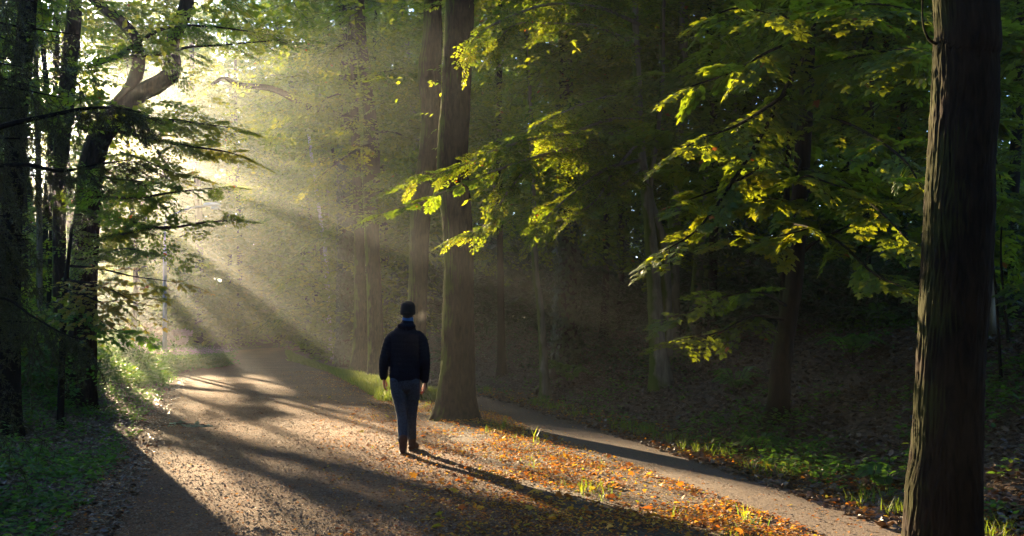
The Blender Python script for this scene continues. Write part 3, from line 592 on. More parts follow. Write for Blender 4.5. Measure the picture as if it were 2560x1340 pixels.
tree('forked_tree', 'large trunk on the left that forks into two bent limbs', 'tree',
     [(200, 830, 70), (208, 720, 62), (216, 560, 60), (230, 400, 58), (256, 330, 52), (275, 300, 36)], 17.5, sides=70, rings=200, amp=.02, freq=6, flare=.3, top=0,
     limbs=[[(258, 335, 50), (290, 275, 46), (325, 225, 36), (345, 165, 32), (338, 100, 28), (300, 50, 25), (240, 5, 20), (200, -60, 16)],
            [(250, 345, 52), (292, 290, 50), (350, 235, 44), (405, 205, 42), (432, 175, 40), (430, 120, 35), (442, 75, 33), (465, 15, 32), (470, -60, 28)]],
     heroes=[dict(pts=[(215, 510, 17.5), (280, 495, 16), (360, 492, 15), (440, 480, 15), (535, 470, 15)], r0=.035, kind='fine', gap=.15, slen=.75, droop=.05, t0=.15, tint=(0, .5), roll=.6, angle=1.1),
             dict(pts=[(215, 610, 17.5), (280, 590, 16), (360, 572, 15), (440, 568, 15), (510, 556, 15), (570, 552, 15)], r0=.04, kind='fine', gap=.14, slen=.75, droop=.05, t0=.12, tint=(0, .8), roll=.6, angle=1.1),
             dict(pts=[(215, 650, 17.5), (250, 640, 16), (300, 622, 15), (360, 628, 14.5)], r0=.025, kind='fine', gap=.13, slen=.6, tint=(0, .6)),
             dict(pts=[(212, 440, 17.5), (260, 445, 16), (320, 450, 15.5), (400, 460, 15)], r0=.025, kind='fine', gap=.14, slen=.7, tint=(0, .7)),
             dict(pts=[(215, 520, 17.5), (250, 540, 16), (300, 545, 15.5), (350, 560, 15)], r0=.025, kind='fine', gap=.14, slen=.6, tint=(0, .6)),
             dict(pts=[(240, 160, 17), (300, 135, 16), (345, 105, 15.5), (420, 68, 15), (520, 66, 15), (620, 78, 15)], r0=.05, r1=.01, kind='fine', gap=.2, slen=.9, t0=.3, tint=(0, .5)),
             dict(pts=[(250, 150, 17), (330, 142, 16), (410, 135, 15.5), (470, 118, 15), (560, 112, 15), (700, 100, 15)], r0=.04, r1=.008, kind='fine', gap=.18, slen=.9, t0=.3, tint=(0, .5)),
             dict(pts=[(300, 330, 17), (380, 345, 16.5), (450, 362, 16), (560, 378, 16), (600, 390, 16)], r0=.03, kind='fine', gap=.08, slen=.8, tint=(.5, 1)),
             dict(pts=[(300, 290, 17), (420, 300, 17), (480, 306, 17), (570, 318, 17)], r0=.04, kind='fine', gap=.08, slen=.9, tint=(.5, 1)),
             dict(pts=[(300, 380, 17), (360, 400, 16.5), (430, 430, 16), (480, 440, 16)], r0=.02, kind='fine', gap=.1, slen=.6, tint=(.5, 1))],
     crowns=[dict(z0=7.5, z1=8.6, nb=10, reach=4, kind='mid', gap=.3, slen=1.1, keep=.3)])
r = np.random.default_rng(5)
tree('maple_sapling', 'young tree with backlit yellow leaves in front of the lamp post', 'tree',
     [(150, 900, 16), (158, 800, 14), (165, 700, 12), (172, 640, 9), (180, 560, 6)], 14, bark='bark_dark', sides=12, rings=40, amp=.003, top=0, leaf='gold', flare=.3,
     heroes=[dict(pts=[(172, 665, 14), (250, 672, 13.8), (330, 690, 13.6), (400, 700, 13.5), (455, 708, 13.5)], r0=.018, r1=.003, kind='sparse', gap=.26, slen=.55, shape='maple', t0=.3),
             dict(pts=[(168, 700, 14), (220, 708, 13.6), (280, 725, 13.4), (350, 765, 13.2)], r0=.018, r1=.003, kind='sparse', gap=.13, slen=.7, shape='maple'),
             dict(pts=[(165, 720, 14), (210, 738, 13.4), (260, 755, 13.2), (330, 745, 13)], r0=.015, r1=.003, kind='sparse', gap=.13, slen=.7, shape='maple'),
             dict(pts=[(165, 770, 14), (230, 790, 13.4), (300, 830, 13), (350, 840, 12.6)], r0=.012, r1=.003, kind='sparse', gap=.18, slen=.5, shape='maple', leaf='herb')])
tree('oak_tree', 'tall trunk standing left of the forked tree, half hidden by foliage', 'tree',
     [(148, 830, 36), (148, 600, 31), (149, 430, 32), (162, 280, 38), (178, 120, 36), (188, -20, 32)], 21, sides=40, rings=150, amp=.02, top=18,
     crowns=[HIGH, dict(z0=3.4, z1=9, nb=26, reach=3.2, kind='mid', gap=.3, slen=1.0, up=.05, keep=.06)])
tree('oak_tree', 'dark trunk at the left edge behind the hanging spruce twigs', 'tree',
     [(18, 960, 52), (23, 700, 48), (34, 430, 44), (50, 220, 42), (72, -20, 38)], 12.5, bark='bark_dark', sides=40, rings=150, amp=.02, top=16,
     crowns=[dict(HIGH, nb=14, reach=4), dict(z0=4.2, z1=8, nb=18, reach=2.0, kind='mid', gap=.3, slen=.8, up=.05, keep=.06)])

# right-hand side
HR = dict(HIGH, z0=9.5)
def RB(z0, z1, nb, reach, kind='mid', **k): return dict(dict(z0=z0, z1=z1, nb=nb, reach=reach, kind=kind, gap=.36, slen=1.05, up=.04), **k)
tree('beech_tree', 'pale two stemmed beech on the bank, sunlit spray reaching over the thick trunk', 'tree',
     [(1655, 905, 50), (1640, 800, 38), (1634, 700, 34), (1624, 560, 29), (1611, 450, 25), (1602, 360, 21), (1594, 200, 20), (1586, -20, 20)], 17, bark='bark_smooth', sides=36, rings=150, amp=.006, freq=2, flare=.5, top=18,
     limbs=[[(1668, 890, 30), (1666, 760, 27), (1664, 680, 26), (1655, 600, 23), (1638, 540, 20), (1624, 470, 16), (1640, 350, 14), (1655, 200, 12), (1660, -20, 11)]],
     crowns=[HR, RB(4.2, 9.5, 26, 3.6)],
     heroes=[dict(pts=[(1602, 300, 17), (1520, 300, 16), (1440, 330, 15), (1340, 345, 14.4), (1240, 375, 14.1), (1150, 415, 14), (1035, 452, 14)], r0=.035, gap=.06, ls=.85, slen=.66, t0=.25, droop=.12),
             dict(pts=[(1602, 320, 17), (1500, 340, 16), (1430, 375, 15), (1340, 400, 14.4), (1270, 480, 14), (1215, 560, 14), (1150, 588, 13.9)], r0=.035, gap=.055, ls=.85, slen=.6, t0=.25, droop=.15),
             dict(pts=[(1420, 370, 14.5), (1330, 395, 14.2), (1230, 430, 14), (1130, 470, 13.8), (1060, 500, 13.8), (955, 532, 13.8)], r0=.02, gap=.17, slen=.42, t0=.15, tint=(0, .6)),
             dict(pts=[(1606, 400, 17), (1520, 420, 16), (1450, 470, 15), (1380, 530, 14.5), (1335, 590, 14.3)], r0=.03, gap=.07, ls=.85, slen=.55, t0=.2, droop=.15),
             dict(pts=[(1600, 250, 17), (1540, 240, 16), (1470, 255, 15), (1390, 290, 14.6), (1310, 330, 14.4)], r0=.03, gap=.075, ls=.85, slen=.6, t0=.25, droop=.15),
             dict(pts=[(1603, 350, 17), (1540, 420, 16), (1490, 500, 15), (1420, 545, 14.6), (1340, 560, 14.5)], r0=.03, gap=.08, ls=.85, slen=.5, t0=.3, droop=.15),
             dict(pts=[(1603, 420, 17), (1570, 450, 16), (1530, 480, 15.4), (1480, 520, 15)], r0=.02, gap=.1, ls=.85, slen=.5, t0=.3, droop=.15),
             dict(pts=[(1598, 60, 17), (1500, 20, 16), (1380, 10, 15), (1280, 40, 14.5), (1195, 85, 14.3), (1175, 130, 14.3)], r0=.035, gap=.07, slen=.7, t0=.3, ls=.9),
             dict(pts=[(1600, 120, 17), (1500, 70, 15.5), (1400, 60, 15), (1290, 60, 14.6), (1240, 110, 14.5)], r0=.035, gap=.08, slen=.65, t0=.3, ls=.9)])
tree('beech_tree', 'smooth straight beech stem just right of the two stemmed one', 'tree',
     [(1682, 905, 38), (1681, 780, 34), (1682, 650, 32), (1691, 450, 28), (1696, 300, 28), (1704, 200, 27), (1706, -20, 22)], 18.5, bark='bark_smooth', sides=32, rings=120, amp=.006, freq=2, top=18,
     crowns=[HR, RB(3.8, 9.5, 26, 3.4)])
tree('beech_tree', 'leaning thin stem nearest to the right of the straight beech', 'tree',
     [(1735, 905, 30), (1742, 700, 25), (1755, 560, 22), (1765, 450, 20), (1776, 350, 17), (1800, 100, 14), (1805, -20, 12)], 19.5, bark='bark_smooth', sides=24, rings=90, amp=.006, top=15,
     crowns=[RB(3.6, 13, 26, 3.2)], group='leaning stems on the right bank')
tree('beech_tree', 'leaning stem slanting to the right behind the sunlit maple leaves', 'tree',
     [(1755, 900, 32), (1782, 640, 27), (1800, 520, 24), (1813, 420, 21), (1835, 250, 18), (1850, 60, 15), (1854, -20, 14)], 20.5, bark='bark_smooth', sides=24, rings=90, amp=.006, top=15,
     crowns=[RB(4, 13, 26, 3.2)], group='leaning stems on the right bank')
tree('maple_tree', 'dark slender maple on the bank with sunlit lobed leaves drooping left', 'tree',
     [(1942, 1010, 46), (1955, 900, 44), (1970, 800, 42), (1985, 700, 42), (1995, 560, 42), (2002, 450, 40), (2012, 300, 36), (2020, 150, 31), (2028, -20, 27)], 12.5, bark='bark_dark', sides=36, rings=150, amp=.01, freq=4, flare=.6, top=15, leaf='maple',
     heroes=[dict(pts=[(2012, 120, 12.5), (1960, 230, 11.5), (1900, 345, 10.5), (1840, 440, 10), (1780, 530, 9.8), (1730, 585, 9.7), (1665, 625, 9.6)], r0=.03, kind='maple', shape='maple', gap=.15, slen=.6, t0=.25, droop=.18, ls=.75),
             dict(pts=[(2010, 200, 12.5), (1930, 260, 11), (1850, 310, 10.3), (1760, 345, 10), (1700, 375, 9.9)], r0=.025, kind='maple', shape='maple', gap=.15, slen=.6, t0=.25, droop=.16, ls=.75),
             dict(pts=[(2000, 340, 12.5), (1900, 420, 11), (1800, 470, 10.3), (1720, 500, 10)], r0=.02, kind='maple', shape='maple', gap=.22, slen=.5, t0=.35, droop=.2),
             dict(pts=[(2003, 400, 12.5), (1990, 450, 10.5), (2020, 440, 9.9), (2080, 460, 9.7), (2115, 470, 9.6)], r0=.015, kind='maple', shape='maple', gap=.24, slen=.42, t0=.3, droop=.2),
             dict(pts=[(1996, 520, 12.5), (1950, 500, 11), (1920, 500, 10.2), (1880, 505, 10)], r0=.015, kind='maple', shape='maple', gap=.24, slen=.45, t0=.3, droop=.2),
             dict(pts=[(1996, 560, 12.5), (1985, 560, 10.8), (2020, 570, 10), (1950, 590, 9.9)], r0=.012, kind='maple', shape='maple', gap=.3, slen=.4, t0=.35, droop=.2),
             dict(pts=[(1990, 590, 12.5), (1900, 600, 11), (1840, 590, 10.4), (1800, 600, 10.2)], r0=.015, kind='maple', shape='maple', gap=.26, slen=.4, t0=.35, droop=.2),
             dict(pts=[(2018, 60, 12.5), (1950, 40, 11), (1850, 20, 10.4), (1780, 40, 10.2)], r0=.02, kind='maple', shape='maple', gap=.22, slen=.55, t0=.3, droop=.15),
             dict(pts=[(2018, 90, 12.5), (1920, 130, 11), (1830, 180, 10.4), (1730, 215, 10.2)], r0=.02, kind='maple', shape='maple', gap=.22, slen=.6, t0=.25, droop=.15),
             dict(pts=[(2008, 300, 12.5), (2090, 300, 11), (2180, 340, 9.6), (2260, 400, 8.7), (2300, 460, 8.3)], r0=.02, kind='maple', shape='maple', gap=.2, slen=.5, t0=.3, droop=.15, ls=.8),
             dict(pts=[(2004, 420, 12.5), (2100, 450, 11), (2190, 520, 9.6), (2270, 600, 8.8)], r0=.02, kind='maple', shape='maple', gap=.2, slen=.5, t0=.3, droop=.15, ls=.8),
             dict(pts=[(1998, 560, 12.5), (2090, 600, 11), (2180, 680, 9.8), (2260, 720, 9)], r0=.02, kind='maple', shape='maple', gap=.22, slen=.45, t0=.3, droop=.15, ls=.8),
             dict(pts=[(2016, 180, 12.5), (2100, 150, 11), (2200, 130, 9.8), (2290, 120, 9)], r0=.02, kind='maple', shape='maple', gap=.16, slen=.75, t0=.25, droop=.2),
             dict(pts=[(2022, 40, 12.5), (2100, 20, 11), (2180, 10, 10), (2260, 20, 9.4)], r0=.02, kind='maple', shape='maple', gap=.16, slen=.7, t0=.25, droop=.2),
             dict(pts=[(2000, 470, 12.5), (2070, 490, 13), (2140, 530, 13.5), (2200, 580, 13.5)], r0=.03, kind='maple', shape='maple', gap=.26, slen=.7, t0=.3, tint=(0, .5)),
             dict(pts=[(1985, 660, 12.5), (2030, 610, 12.5), (2090, 580, 12.5), (2170, 540, 12.5)], r0=.03, kind='maple', shape='maple', gap=.3, slen=.7, t0=.4, tint=(0, .5)),
             dict(pts=[(1975, 770, 12.5), (1900, 730, 12), (1820, 740, 11.6), (1700, 790, 11.4)], r0=.02, kind='maple', shape='maple', gap=.16, slen=.6, t0=.3, tint=(0, .6), droop=.1, ls=.75),
             dict(pts=[(1968, 800, 12.5), (1880, 790, 12), (1800, 830, 11.8), (1690, 850, 11.6)], r0=.02, kind='maple', shape='maple', gap=.16, slen=.6, t0=.3, tint=(0, .6), droop=.1, ls=.75)],
     crowns=[RB(6.4, 14, 24, 3.2, 'maple', shape='maple', gap=.5, cull=True)])
tree('maple_sapling', 'thin dark stem close behind the slender maple', 'tree',
     [(1955, 940, 20), (1956, 800, 18), (1962, 600, 17), (1968, 450, 15), (1975, 300, 13), (1985, -20, 10)], 15, bark='bark_dark', sides=16, rings=60, amp=.005, top=11, leaf='maple', crowns=[RB(3.2, 9, 20, 2.6, 'maple', shape='maple', gap=.42)])
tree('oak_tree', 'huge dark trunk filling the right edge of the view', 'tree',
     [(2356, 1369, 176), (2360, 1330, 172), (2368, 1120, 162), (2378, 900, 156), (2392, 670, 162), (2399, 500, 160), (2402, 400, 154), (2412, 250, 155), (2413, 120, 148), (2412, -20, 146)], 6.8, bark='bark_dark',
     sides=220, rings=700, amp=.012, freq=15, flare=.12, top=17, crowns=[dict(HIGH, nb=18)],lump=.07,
     heroes=[dict(pts=[(2340, 110, 6.8), (2320, 95, 6.7), (2308, 60, 6.7), (2306, 0, 6.7), (2310, -40, 6.7)], r0=.012, r1=.002, leaves=False)])
tree('ivy_clad_tree', 'wide dark ivy covered trunk between thin stems in the middle wood', 'tree',
     [(1415, 848, 52), (1418, 700, 46), (1420, 560, 42), (1418, 400, 36), (1410, -20, 28)], 22, bark='bark_dark', sides=36, rings=100, top=18, crowns=[HR, RB(4, 10, 24, 3.6)], ivy=(.3, 6.5, 5200, .085))
tree('beech_tree', 'slim curved stem left of the wide ivy covered trunk', 'tree',
     [(1364, 852, 22), (1352, 780, 18), (1341, 700, 17), (1335, 600, 15), (1332, 450, 13), (1322, 200, 11)], 20, bark='bark_smooth', sides=20, rings=80, amp=.006, top=14, crowns=[RB(3.8, 13, 26, 3.4)])
for (lb, px, wd, Yd) in (('thin upright stem right of the wide ivy covered trunk', 1508, 15, 24), ('second thin upright stem right of the ivy covered trunk', 1545, 12, 26),
                         ('thin stem between the thick oak and the slim curved stem', 1255, 16, 25), ('thin dark stem far behind, between the leaning stems and the slender maple', 1880, 20, 24),
                         ('dark trunk deep in the wood left of the huge edge trunk', 2235, 48, 25), ('dim trunk midway between slender maple and huge edge trunk', 2120, 26, 22),
                         ('faint trunk just left of the huge edge trunk', 2290, 24, 30), ('dim trunk at the far right edge of the view', 2540, 30, 17)):
    q = np.random.default_rng(int(px)); tree('beech_tree', lb, 'tree', [(px, 850, wd * 1.2), (px + q.normal(0, 8), 600, wd), (px + q.normal(0, 12), 300, wd * .85), (px + q.normal(0, 16), -20, wd * .7)], Yd,
         bark='bark_dark', sides=18, rings=60, amp=.008, top=17, crowns=[HR, RB(3.4, 10.5, 30, 3.4)], group='dim trunks in the right-hand wood')
for (lb, px, wd, Yd) in (('slim bare sapling stem right of the huge edge trunk', 2482, 6, 10.5), ('crooked sapling stem at the far right edge', 2502, 6, 11.5)):
    tree('sapling', lb, 'sapling', [(px + 22, 905, wd), (px + 10, 760, wd), (px, 640, wd * .8), (px + 3, 480, wd * .6)], Yd, bark='bark_dark', sides=8, rings=30, amp=.002, top=5.2, leaf='maple',
         crowns=[RB(2.2, 5, 9, 1.0, 'maple', shape='maple', gap=.3, slen=.6)])

# added trees, placed so low boughs throw bands of shade on the road
def uvs(u, v, s_): return [u * cA - s_ * sA, u * sA + s_ * cA, (v + s_ * sE) / cE]
def shade_bough_tree(label, u0, s0, boughs, seed):
    p = uvs(u0, 0, s0); z = float(gz(p[0], p[1])); q = np.random.default_rng(seed); H = 15
    P = A([[p[0], p[1], z - .1], [p[0] + .1, p[1], z + 4], [p[0] - .2, p[1] + .2, z + 9], [p[0] - .3, p[1], z + H]])
    rt = tree('oak_tree', label, 'tree', None, 0, P=P, R=A([.17, .15, .10, .03]), bark='bark', sides=24, rings=60, top=0, crowns=[dict(z0=z + 2.6, z1=z + 14, nb=26, reach=3.4, kind='mid', gap=.4, slen=1.1, up=.05)])
    for b in boughs:
        pts = A([uvs(a, c, s0 + d) for a, c, d in b]); st = A([p[0], p[1], max(pts[0][2] - .5, z + 1)]); path = resample(np.concatenate([[st], pts]), 30)
        o = branch_sprays(path, q, .045, .1, .42, .9, .1, roll=.9, droop=.15); bsl = A([p[0], p[1], z])
        build('branch', sprays(*o, 'fine', 'oval', q, True, lscale=1.3) + [(*tube(path, np.linspace(.07, .02, 30), 6), 2, None)], ['beech', 'twig', 'bark'], rt, bsl)
shade_bough_tree('added shading tree with low leafy boughs left of the road, right behind the forked tree', .45, 31, [[(1.2, -3.9, 0), (2.6, -2.55, 0), (3.9, -1.25, 0), (4.6, -.8, 0)], [(1.2, -3.0, 1), (2.1, -2.4, 1), (3.0, -1.1, 1.5)]], 201)
shade_bough_tree('added shading tree with a long low bough just left of the lamp post', 2.4, 43, [[(3.2, -5.7, 0), (4.6, -4.8, 0), (6.2, -3.7, 0), (7.0, -3.3, 0)]], 202)

for u0, s0, rd, lb in ((2.2, 46, .12, 'slim added shading tree in the hazy gap just left of the forked tree trunk'), (3.6, 52, .13, 'slim added shading tree right beside the forked tree trunk'),
                       (4.9, 44, .10, 'slender added shading tree standing in the mist left of the lamp post'), (6.5, 57, .14, 'farther added shading tree just left of the lamp post')):
    p = uvs(u0, 0, s0); z = float(gz(p[0], p[1])); P = A([[p[0], p[1], z - .1], [p[0] + .1, p[1], z + 4], [p[0] - .3, p[1] + .2, z + 9], [p[0] - .2, p[1], z + 15]])  # added trees that block sunlight to part the shafts and band the road
    tree('ray_blocker_tree', lb, 'tree', None, 0, P=P, R=A([rd, rd * .9, rd * .6, rd * .2]), bark='bark', sides=16, rings=40, top=0, group='added trees that split the sun shafts',
         crowns=[dict(z0=z + 1.4, z1=z + 14.5, nb=44, reach=3.2, kind='mid', gap=.3, slen=1.2, up=.05, cull=True), dict(z0=z + 1.4, z1=z + 10, nb=40, reach=2.2, kind='mid', gap=.3, slen=1.2, up=.05)])

# woodland that fills the view on both sides and beyond the bend
MARKS = [(30, 'left edge trunk'), (150, 'tall trunk left of the forked tree'), (215, 'forked tree'), (412, 'street lamp'), (560, 'tip of the left leafy boughs'), (720, 'distant leaning trunk'), (820, 'slanting birch'), (870, 'ivy clad roadside tree'), (940, 'grassy road edge trunk'),
         (1043, 'crooked trunk behind the person'), (1143, 'thick flared oak'), (1340, 'slim curved stem'), (1415, 'wide ivy covered trunk'), (1530, 'thin upright stems'), (1640, 'two stemmed beech'), (1690, 'smooth straight beech'), (1790, 'leaning stems'),
         (1960, 'slender maple'), (2120, 'dim midway trunk'), (2235, 'dark trunk deep in the wood'), (2390, 'huge edge trunk')]
seen_labels = set()
def place_label(x, y, rd, barkn, zone):
    if y < 6: return f'shade tree of the same wood, {zone}'
    px = 1280 + F * x / y; size = 'slim' if rd < .11 else ('stout' if rd > .19 else 'middling'); tone = 'smooth grey' if barkn == 'bark_smooth' else 'dark'
    lo = [m for m in MARKS if m[0] <= px]; hi = [m for m in MARKS if m[0] > px]
    if lo and hi: w_ = f'between {lo[-1][1]} and {hi[0][1]}'
    elif lo: w_ = f'right of the {lo[-1][1]}'
    else: w_ = f'left of the {hi[0][1]}'
    for pre in (f'{size} {tone} {zone}', f'{size} {tone} farther {zone}', f'{size} {tone} farthest {zone}', f'hidden {size} {tone} {zone}'):
        lb = f'{pre} {w_}'
        if lb not in seen_labels: break
    seen_labels.add(lb); return ' '.join(lb.split()[:16])
def fill(n, yr, xf, group, labelf, tsd, crown, hgt=(14, 19), name='woodland_tree', leaf='beech', sep=3.0, rad=(.07, .20), taken=[]):
    q = np.random.default_rng(tsd); k = 0; tries = 0
    while k < n and tries < 4000:
        tries += 1; y = q.uniform(*yr); lo, hi = xf(y); x = q.uniform(lo, hi)
        uu = x * cA + y * sA; ss = y * cA - x * sA
        if 1.2 < uu < 8.2 and ss > 9 and q.random() > (.45 if ss > 104 else 0): continue
        if any((x - a) ** 2 + (y - b) ** 2 < sep * sep for a, b in taken): continue
        taken.append((x, y)); h = q.uniform(*hgt); z = float(gz(x, y)); rd = q.uniform(*rad); k += 1
        P = A([[x, y, z - .1], [x + q.normal(0, .1), y + q.normal(0, .1), z + h * .3], [x + q.normal(0, .35), y + q.normal(0, .3), z + h * .65], [x + q.normal(0, .6), y + q.normal(0, .5), z + h]])
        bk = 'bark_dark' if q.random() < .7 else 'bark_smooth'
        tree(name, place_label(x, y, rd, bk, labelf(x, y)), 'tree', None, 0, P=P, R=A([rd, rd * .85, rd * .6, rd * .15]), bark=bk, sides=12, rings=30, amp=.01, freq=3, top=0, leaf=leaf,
             crowns=[dict(c, z0=z + c['z0'], z1=min(z + c['z1'], z + h - .5)) for c in crown], group=group)
edge = lambda y: .53 * y + 2
fill(20, (11, 30), lambda y: (path_r(y) + 3.5, max(edge(y), path_r(y) + 5)), 'near trees of the right-hand wood', lambda x, y: 'bank tree', 41,
     [RB(3.0, 11, 26, 3.0), dict(z0=11, z1=17, nb=10, reach=4.2, kind='far', gap=.7, slen=1.5)], hgt=(13, 18), sep=2.4, rad=(.05, .13))
fill(34, (30, 58), lambda y: (path_r(y) + 3, edge(y) + 3), 'deep trees of the right-hand wood', lambda x, y: 'deep wood tree', 42,
     [dict(z0=2.4, z1=19, nb=30, reach=4.6, kind='far', gap=.55, slen=1.6, up=.05)], hgt=(17, 23), sep=4.0, rad=(.12, .25))
fill(16, (13, 34), lambda y: (-.53 * y - 5, road_l(y) - 2.6), 'trees beyond the left verge', lambda x, y: 'verge thicket tree', 43,
     [dict(z0=2.6, z1=15, nb=30, reach=3.4, kind='mid', gap=.5, slen=1.2, up=.05)], hgt=(13, 18), sep=3.0)
fill(30, (34, 62), lambda y: (-.53 * y - 9, road_l(y) - 2.2), 'trees behind the lamp post', lambda x, y: 'hazy left wood tree', 44,
     [dict(z0=2.2, z1=20, nb=36, reach=4.6, kind='far', gap=.6, slen=1.6, up=.05)], hgt=(16, 23), sep=4.2, rad=(.12, .25))
fill(46, (66, 96), lambda y: (-.56 * y - 14, .16 * y - 4), 'trees beyond the bend of the road', lambda x, y: 'tree beyond the bend', 45,
     [dict(z0=1.0, z1=26, nb=44, reach=5.6, kind='coarse', gap=.8, slen=2.4, up=.05)], hgt=(24, 30), sep=4.6, rad=(.18, .32))
fill(10, (38, 62), lambda y: (road_r(y) + .8, path_r(y) + 3.5), 'trees on the inside of the bend', lambda x, y: 'inner bend tree', 46,
     [dict(z0=1.4, z1=18, nb=34, reach=3.6, kind='far', gap=.5, slen=1.4, up=.05)], hgt=(16, 21), sep=3.0)
fill(16, (-26, -9), lambda y: (-8, 9), 'wood behind the viewpoint', lambda x, y: 'standing beside and behind the viewpoint', 49,
     [dict(z0=2.0, z1=18, nb=48, reach=4.5, kind='coarse', gap=.7, slen=2.2, up=.08)], hgt=(16, 20), sep=3.4)
fill(40, (98, 138), lambda y: (-.56 * y - 14, -.05 * y), 'trees beyond the bend of the road', lambda x, y: 'tree beyond the bend', 50,
     [dict(z0=.5, z1=26, nb=44, reach=6.2, kind='coarse', gap=.7, slen=2.8, up=.05)], hgt=(24, 30), sep=4.6, rad=(.18, .32))
# the same wood goes on beside and behind the photographer and shades this place
fill(22, (-22, 5), lambda y: (6.0 + .0 * y, 20), 'wood behind the viewpoint', lambda x, y: 'standing beside and behind the viewpoint', 47,
     [dict(z0=3.5, z1=18, nb=44, reach=6, kind='coarse', gap=.7, slen=2.2, up=.08)], hgt=(16, 20), sep=3.8)
fill(22, (-22, 5), lambda y: (-24, min(-8.5, -.53 * y - 7)), 'wood behind the viewpoint', lambda x, y: 'standing beside and behind the viewpoint', 48,
     [dict(z0=3.0, z1=18, nb=44, reach=6, kind='coarse', gap=.7, slen=2.2, up=.08)], hgt=(16, 20), sep=3.8)

# ================================================================== SHRUB LAYER
def shrub_layer(name, label, n, yr, xf, kind, shape, leaf, h, seed, sc=1.0, cull=True, cat='shrubs'):
    q = np.random.default_rng(seed); y = q.uniform(*yr, n); lo, hi = xf(y); x = lo + (hi - lo) * q.random(n); O = []; Fw = []; Up = []; Sc = []
    for a, b in zip(x, y):
        m = q.integers(9, 15); z = float(gz(a, b)); ht = h * q.uniform(.5, 1.25)
        for _ in range(m):
            an = q.uniform(0, 6.28); el = q.uniform(-.2, 1.1); O.append([a + q.normal(0, .3), b + q.normal(0, .3), z + ht * q.uniform(.05, .75)])
            Fw.append([math.cos(an) * math.cos(el), math.sin(an) * math.cos(el), math.sin(el)]); Up.append([q.normal(0, .3), q.normal(0, .3), 1]); Sc.append(sc * q.uniform(.6, 1.3))
    gs = sprays(O, Fw, Up, Sc, kind, shape, q, cull, tint=(0, .8)); build(name, gs, [leaf, 'twig'], kind='stuff', label=label, category=cat)
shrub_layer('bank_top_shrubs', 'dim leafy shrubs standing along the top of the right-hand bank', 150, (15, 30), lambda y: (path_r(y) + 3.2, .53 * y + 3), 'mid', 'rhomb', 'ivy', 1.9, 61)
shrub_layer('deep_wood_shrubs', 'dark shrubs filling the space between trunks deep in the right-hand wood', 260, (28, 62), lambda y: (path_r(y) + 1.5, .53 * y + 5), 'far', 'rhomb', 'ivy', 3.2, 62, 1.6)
shrub_layer('left_thicket', 'shady thicket between the trunks on the left of the road', 120, (12, 34), lambda y: (-.53 * y - 5, road_l(y) - 2.0), 'mid', 'rhomb', 'beech', 1.9, 63)
shrub_layer('verge_bushes', 'green bushes on the left verge hiding the feet of the left-hand trunks', 75, (12.5, 33), lambda y: (road_l(y) - 4.2, road_l(y) - .7), 'hazel', 'oval', 'herb', 1.25, 69, .62)
shrub_layer('bend_thicket', 'hazy thicket beyond the lamp and around the road bend', 420, (50, 92), lambda y: (-.56 * y - 10, np.where(y < 68, road_l(y) - 1.0, .5 * y - 6)), 'far', 'rhomb', 'beech', 4.6, 64, 2.0)
shrub_layer('inner_bend_thicket', 'hazy bushes on the inside of the road bend', 60, (42, 66), lambda y: (road_r(y) + .6, path_r(y) + 2.5), 'far', 'rhomb', 'beech', 3.0, 65, 1.3)

# pink flowering patch and pale grass plumes by the lamp
q = np.random.default_rng(31)
x, y = q.uniform(-15.0, -10.6, 1500), q.uniform(32, 41, 1500); k = ((x + 12.9) / 2.3) ** 2 + ((y - 36.2) / 4.6) ** 2 < 1 + q.normal(0, .15, 1500); x, y = x[k], y[k]
root = thing('flowering_plants', 'low bright green patch with pink flowers left of the road, before the lamp post', 'flowering plants', (-12.9, 36.2, float(gz(-12.9, 36.2))))
bs = (-12.9, 36.2, float(gz(-12.9, 36.2)))
build('foliage', [herbs(x, y, .55 + 0 * x, 22, .10, 'oval', q, .3)], ['herb'], root, bs)
xf_, yf_ = x[::2], y[::2]; gsf = herbs(xf_, yf_, .16 + 0 * xf_, 7, .05, 'round', q, .12); gsf[0][:, 2] += .55
build('flower', [gsf], ['flower'], root, bs)
for (px, py, Yp) in ((432, 892, 40), (440, 885, 42), (395, 880, 43), (375, 884, 41), (345, 880, 44), (425, 880, 44)):
    p = at(px, py, Yp); zz = float(gz(p[0], p[1])); rt = thing('plume_grass', 'arching pale grass plume beside the foot of the lamp post', 'plume grass', (p[0], p[1], zz), 'pale grass plumes by the lamp')
    gsx = []; P_ = []; D_ = []
    for kk in range(5):
        an = q.uniform(-1, 1) if q.random() < .6 else q.uniform(2, 4); le = q.uniform(.25, .6); hh_ = q.uniform(1.0, 1.6)
        pa = resample([[p[0], p[1], zz], [p[0] + math.cos(an) * le * .4, p[1] + math.sin(an) * le * .4, zz + hh_ * .75], [p[0] + math.cos(an) * le * 1.3, p[1] + math.sin(an) * le * 1.3, zz + hh_ * .85]], 14)
        gsx.append(tube(pa, .008, 4))
        for i in range(7, 14):
            for _ in range(9): P_.append(pa[i] + q.normal(0, .02, 3)); D_.append(pa[i] - pa[i - 1] + q.normal(0, .05, 3))
    build('stem', [(*join(gsx)[:2], 0, None)], ['grass'], rt, (p[0], p[1], zz))
    V, Fc = leaf_verts(A(P_), A(D_), unit(q.normal(0, 1, (len(P_), 3))), np.full(len(P_), .12), 'rhomb'); build('plume', [(V, Fc, 0, q.random(len(P_)))], ['plume'], rt, (p[0], p[1], zz))

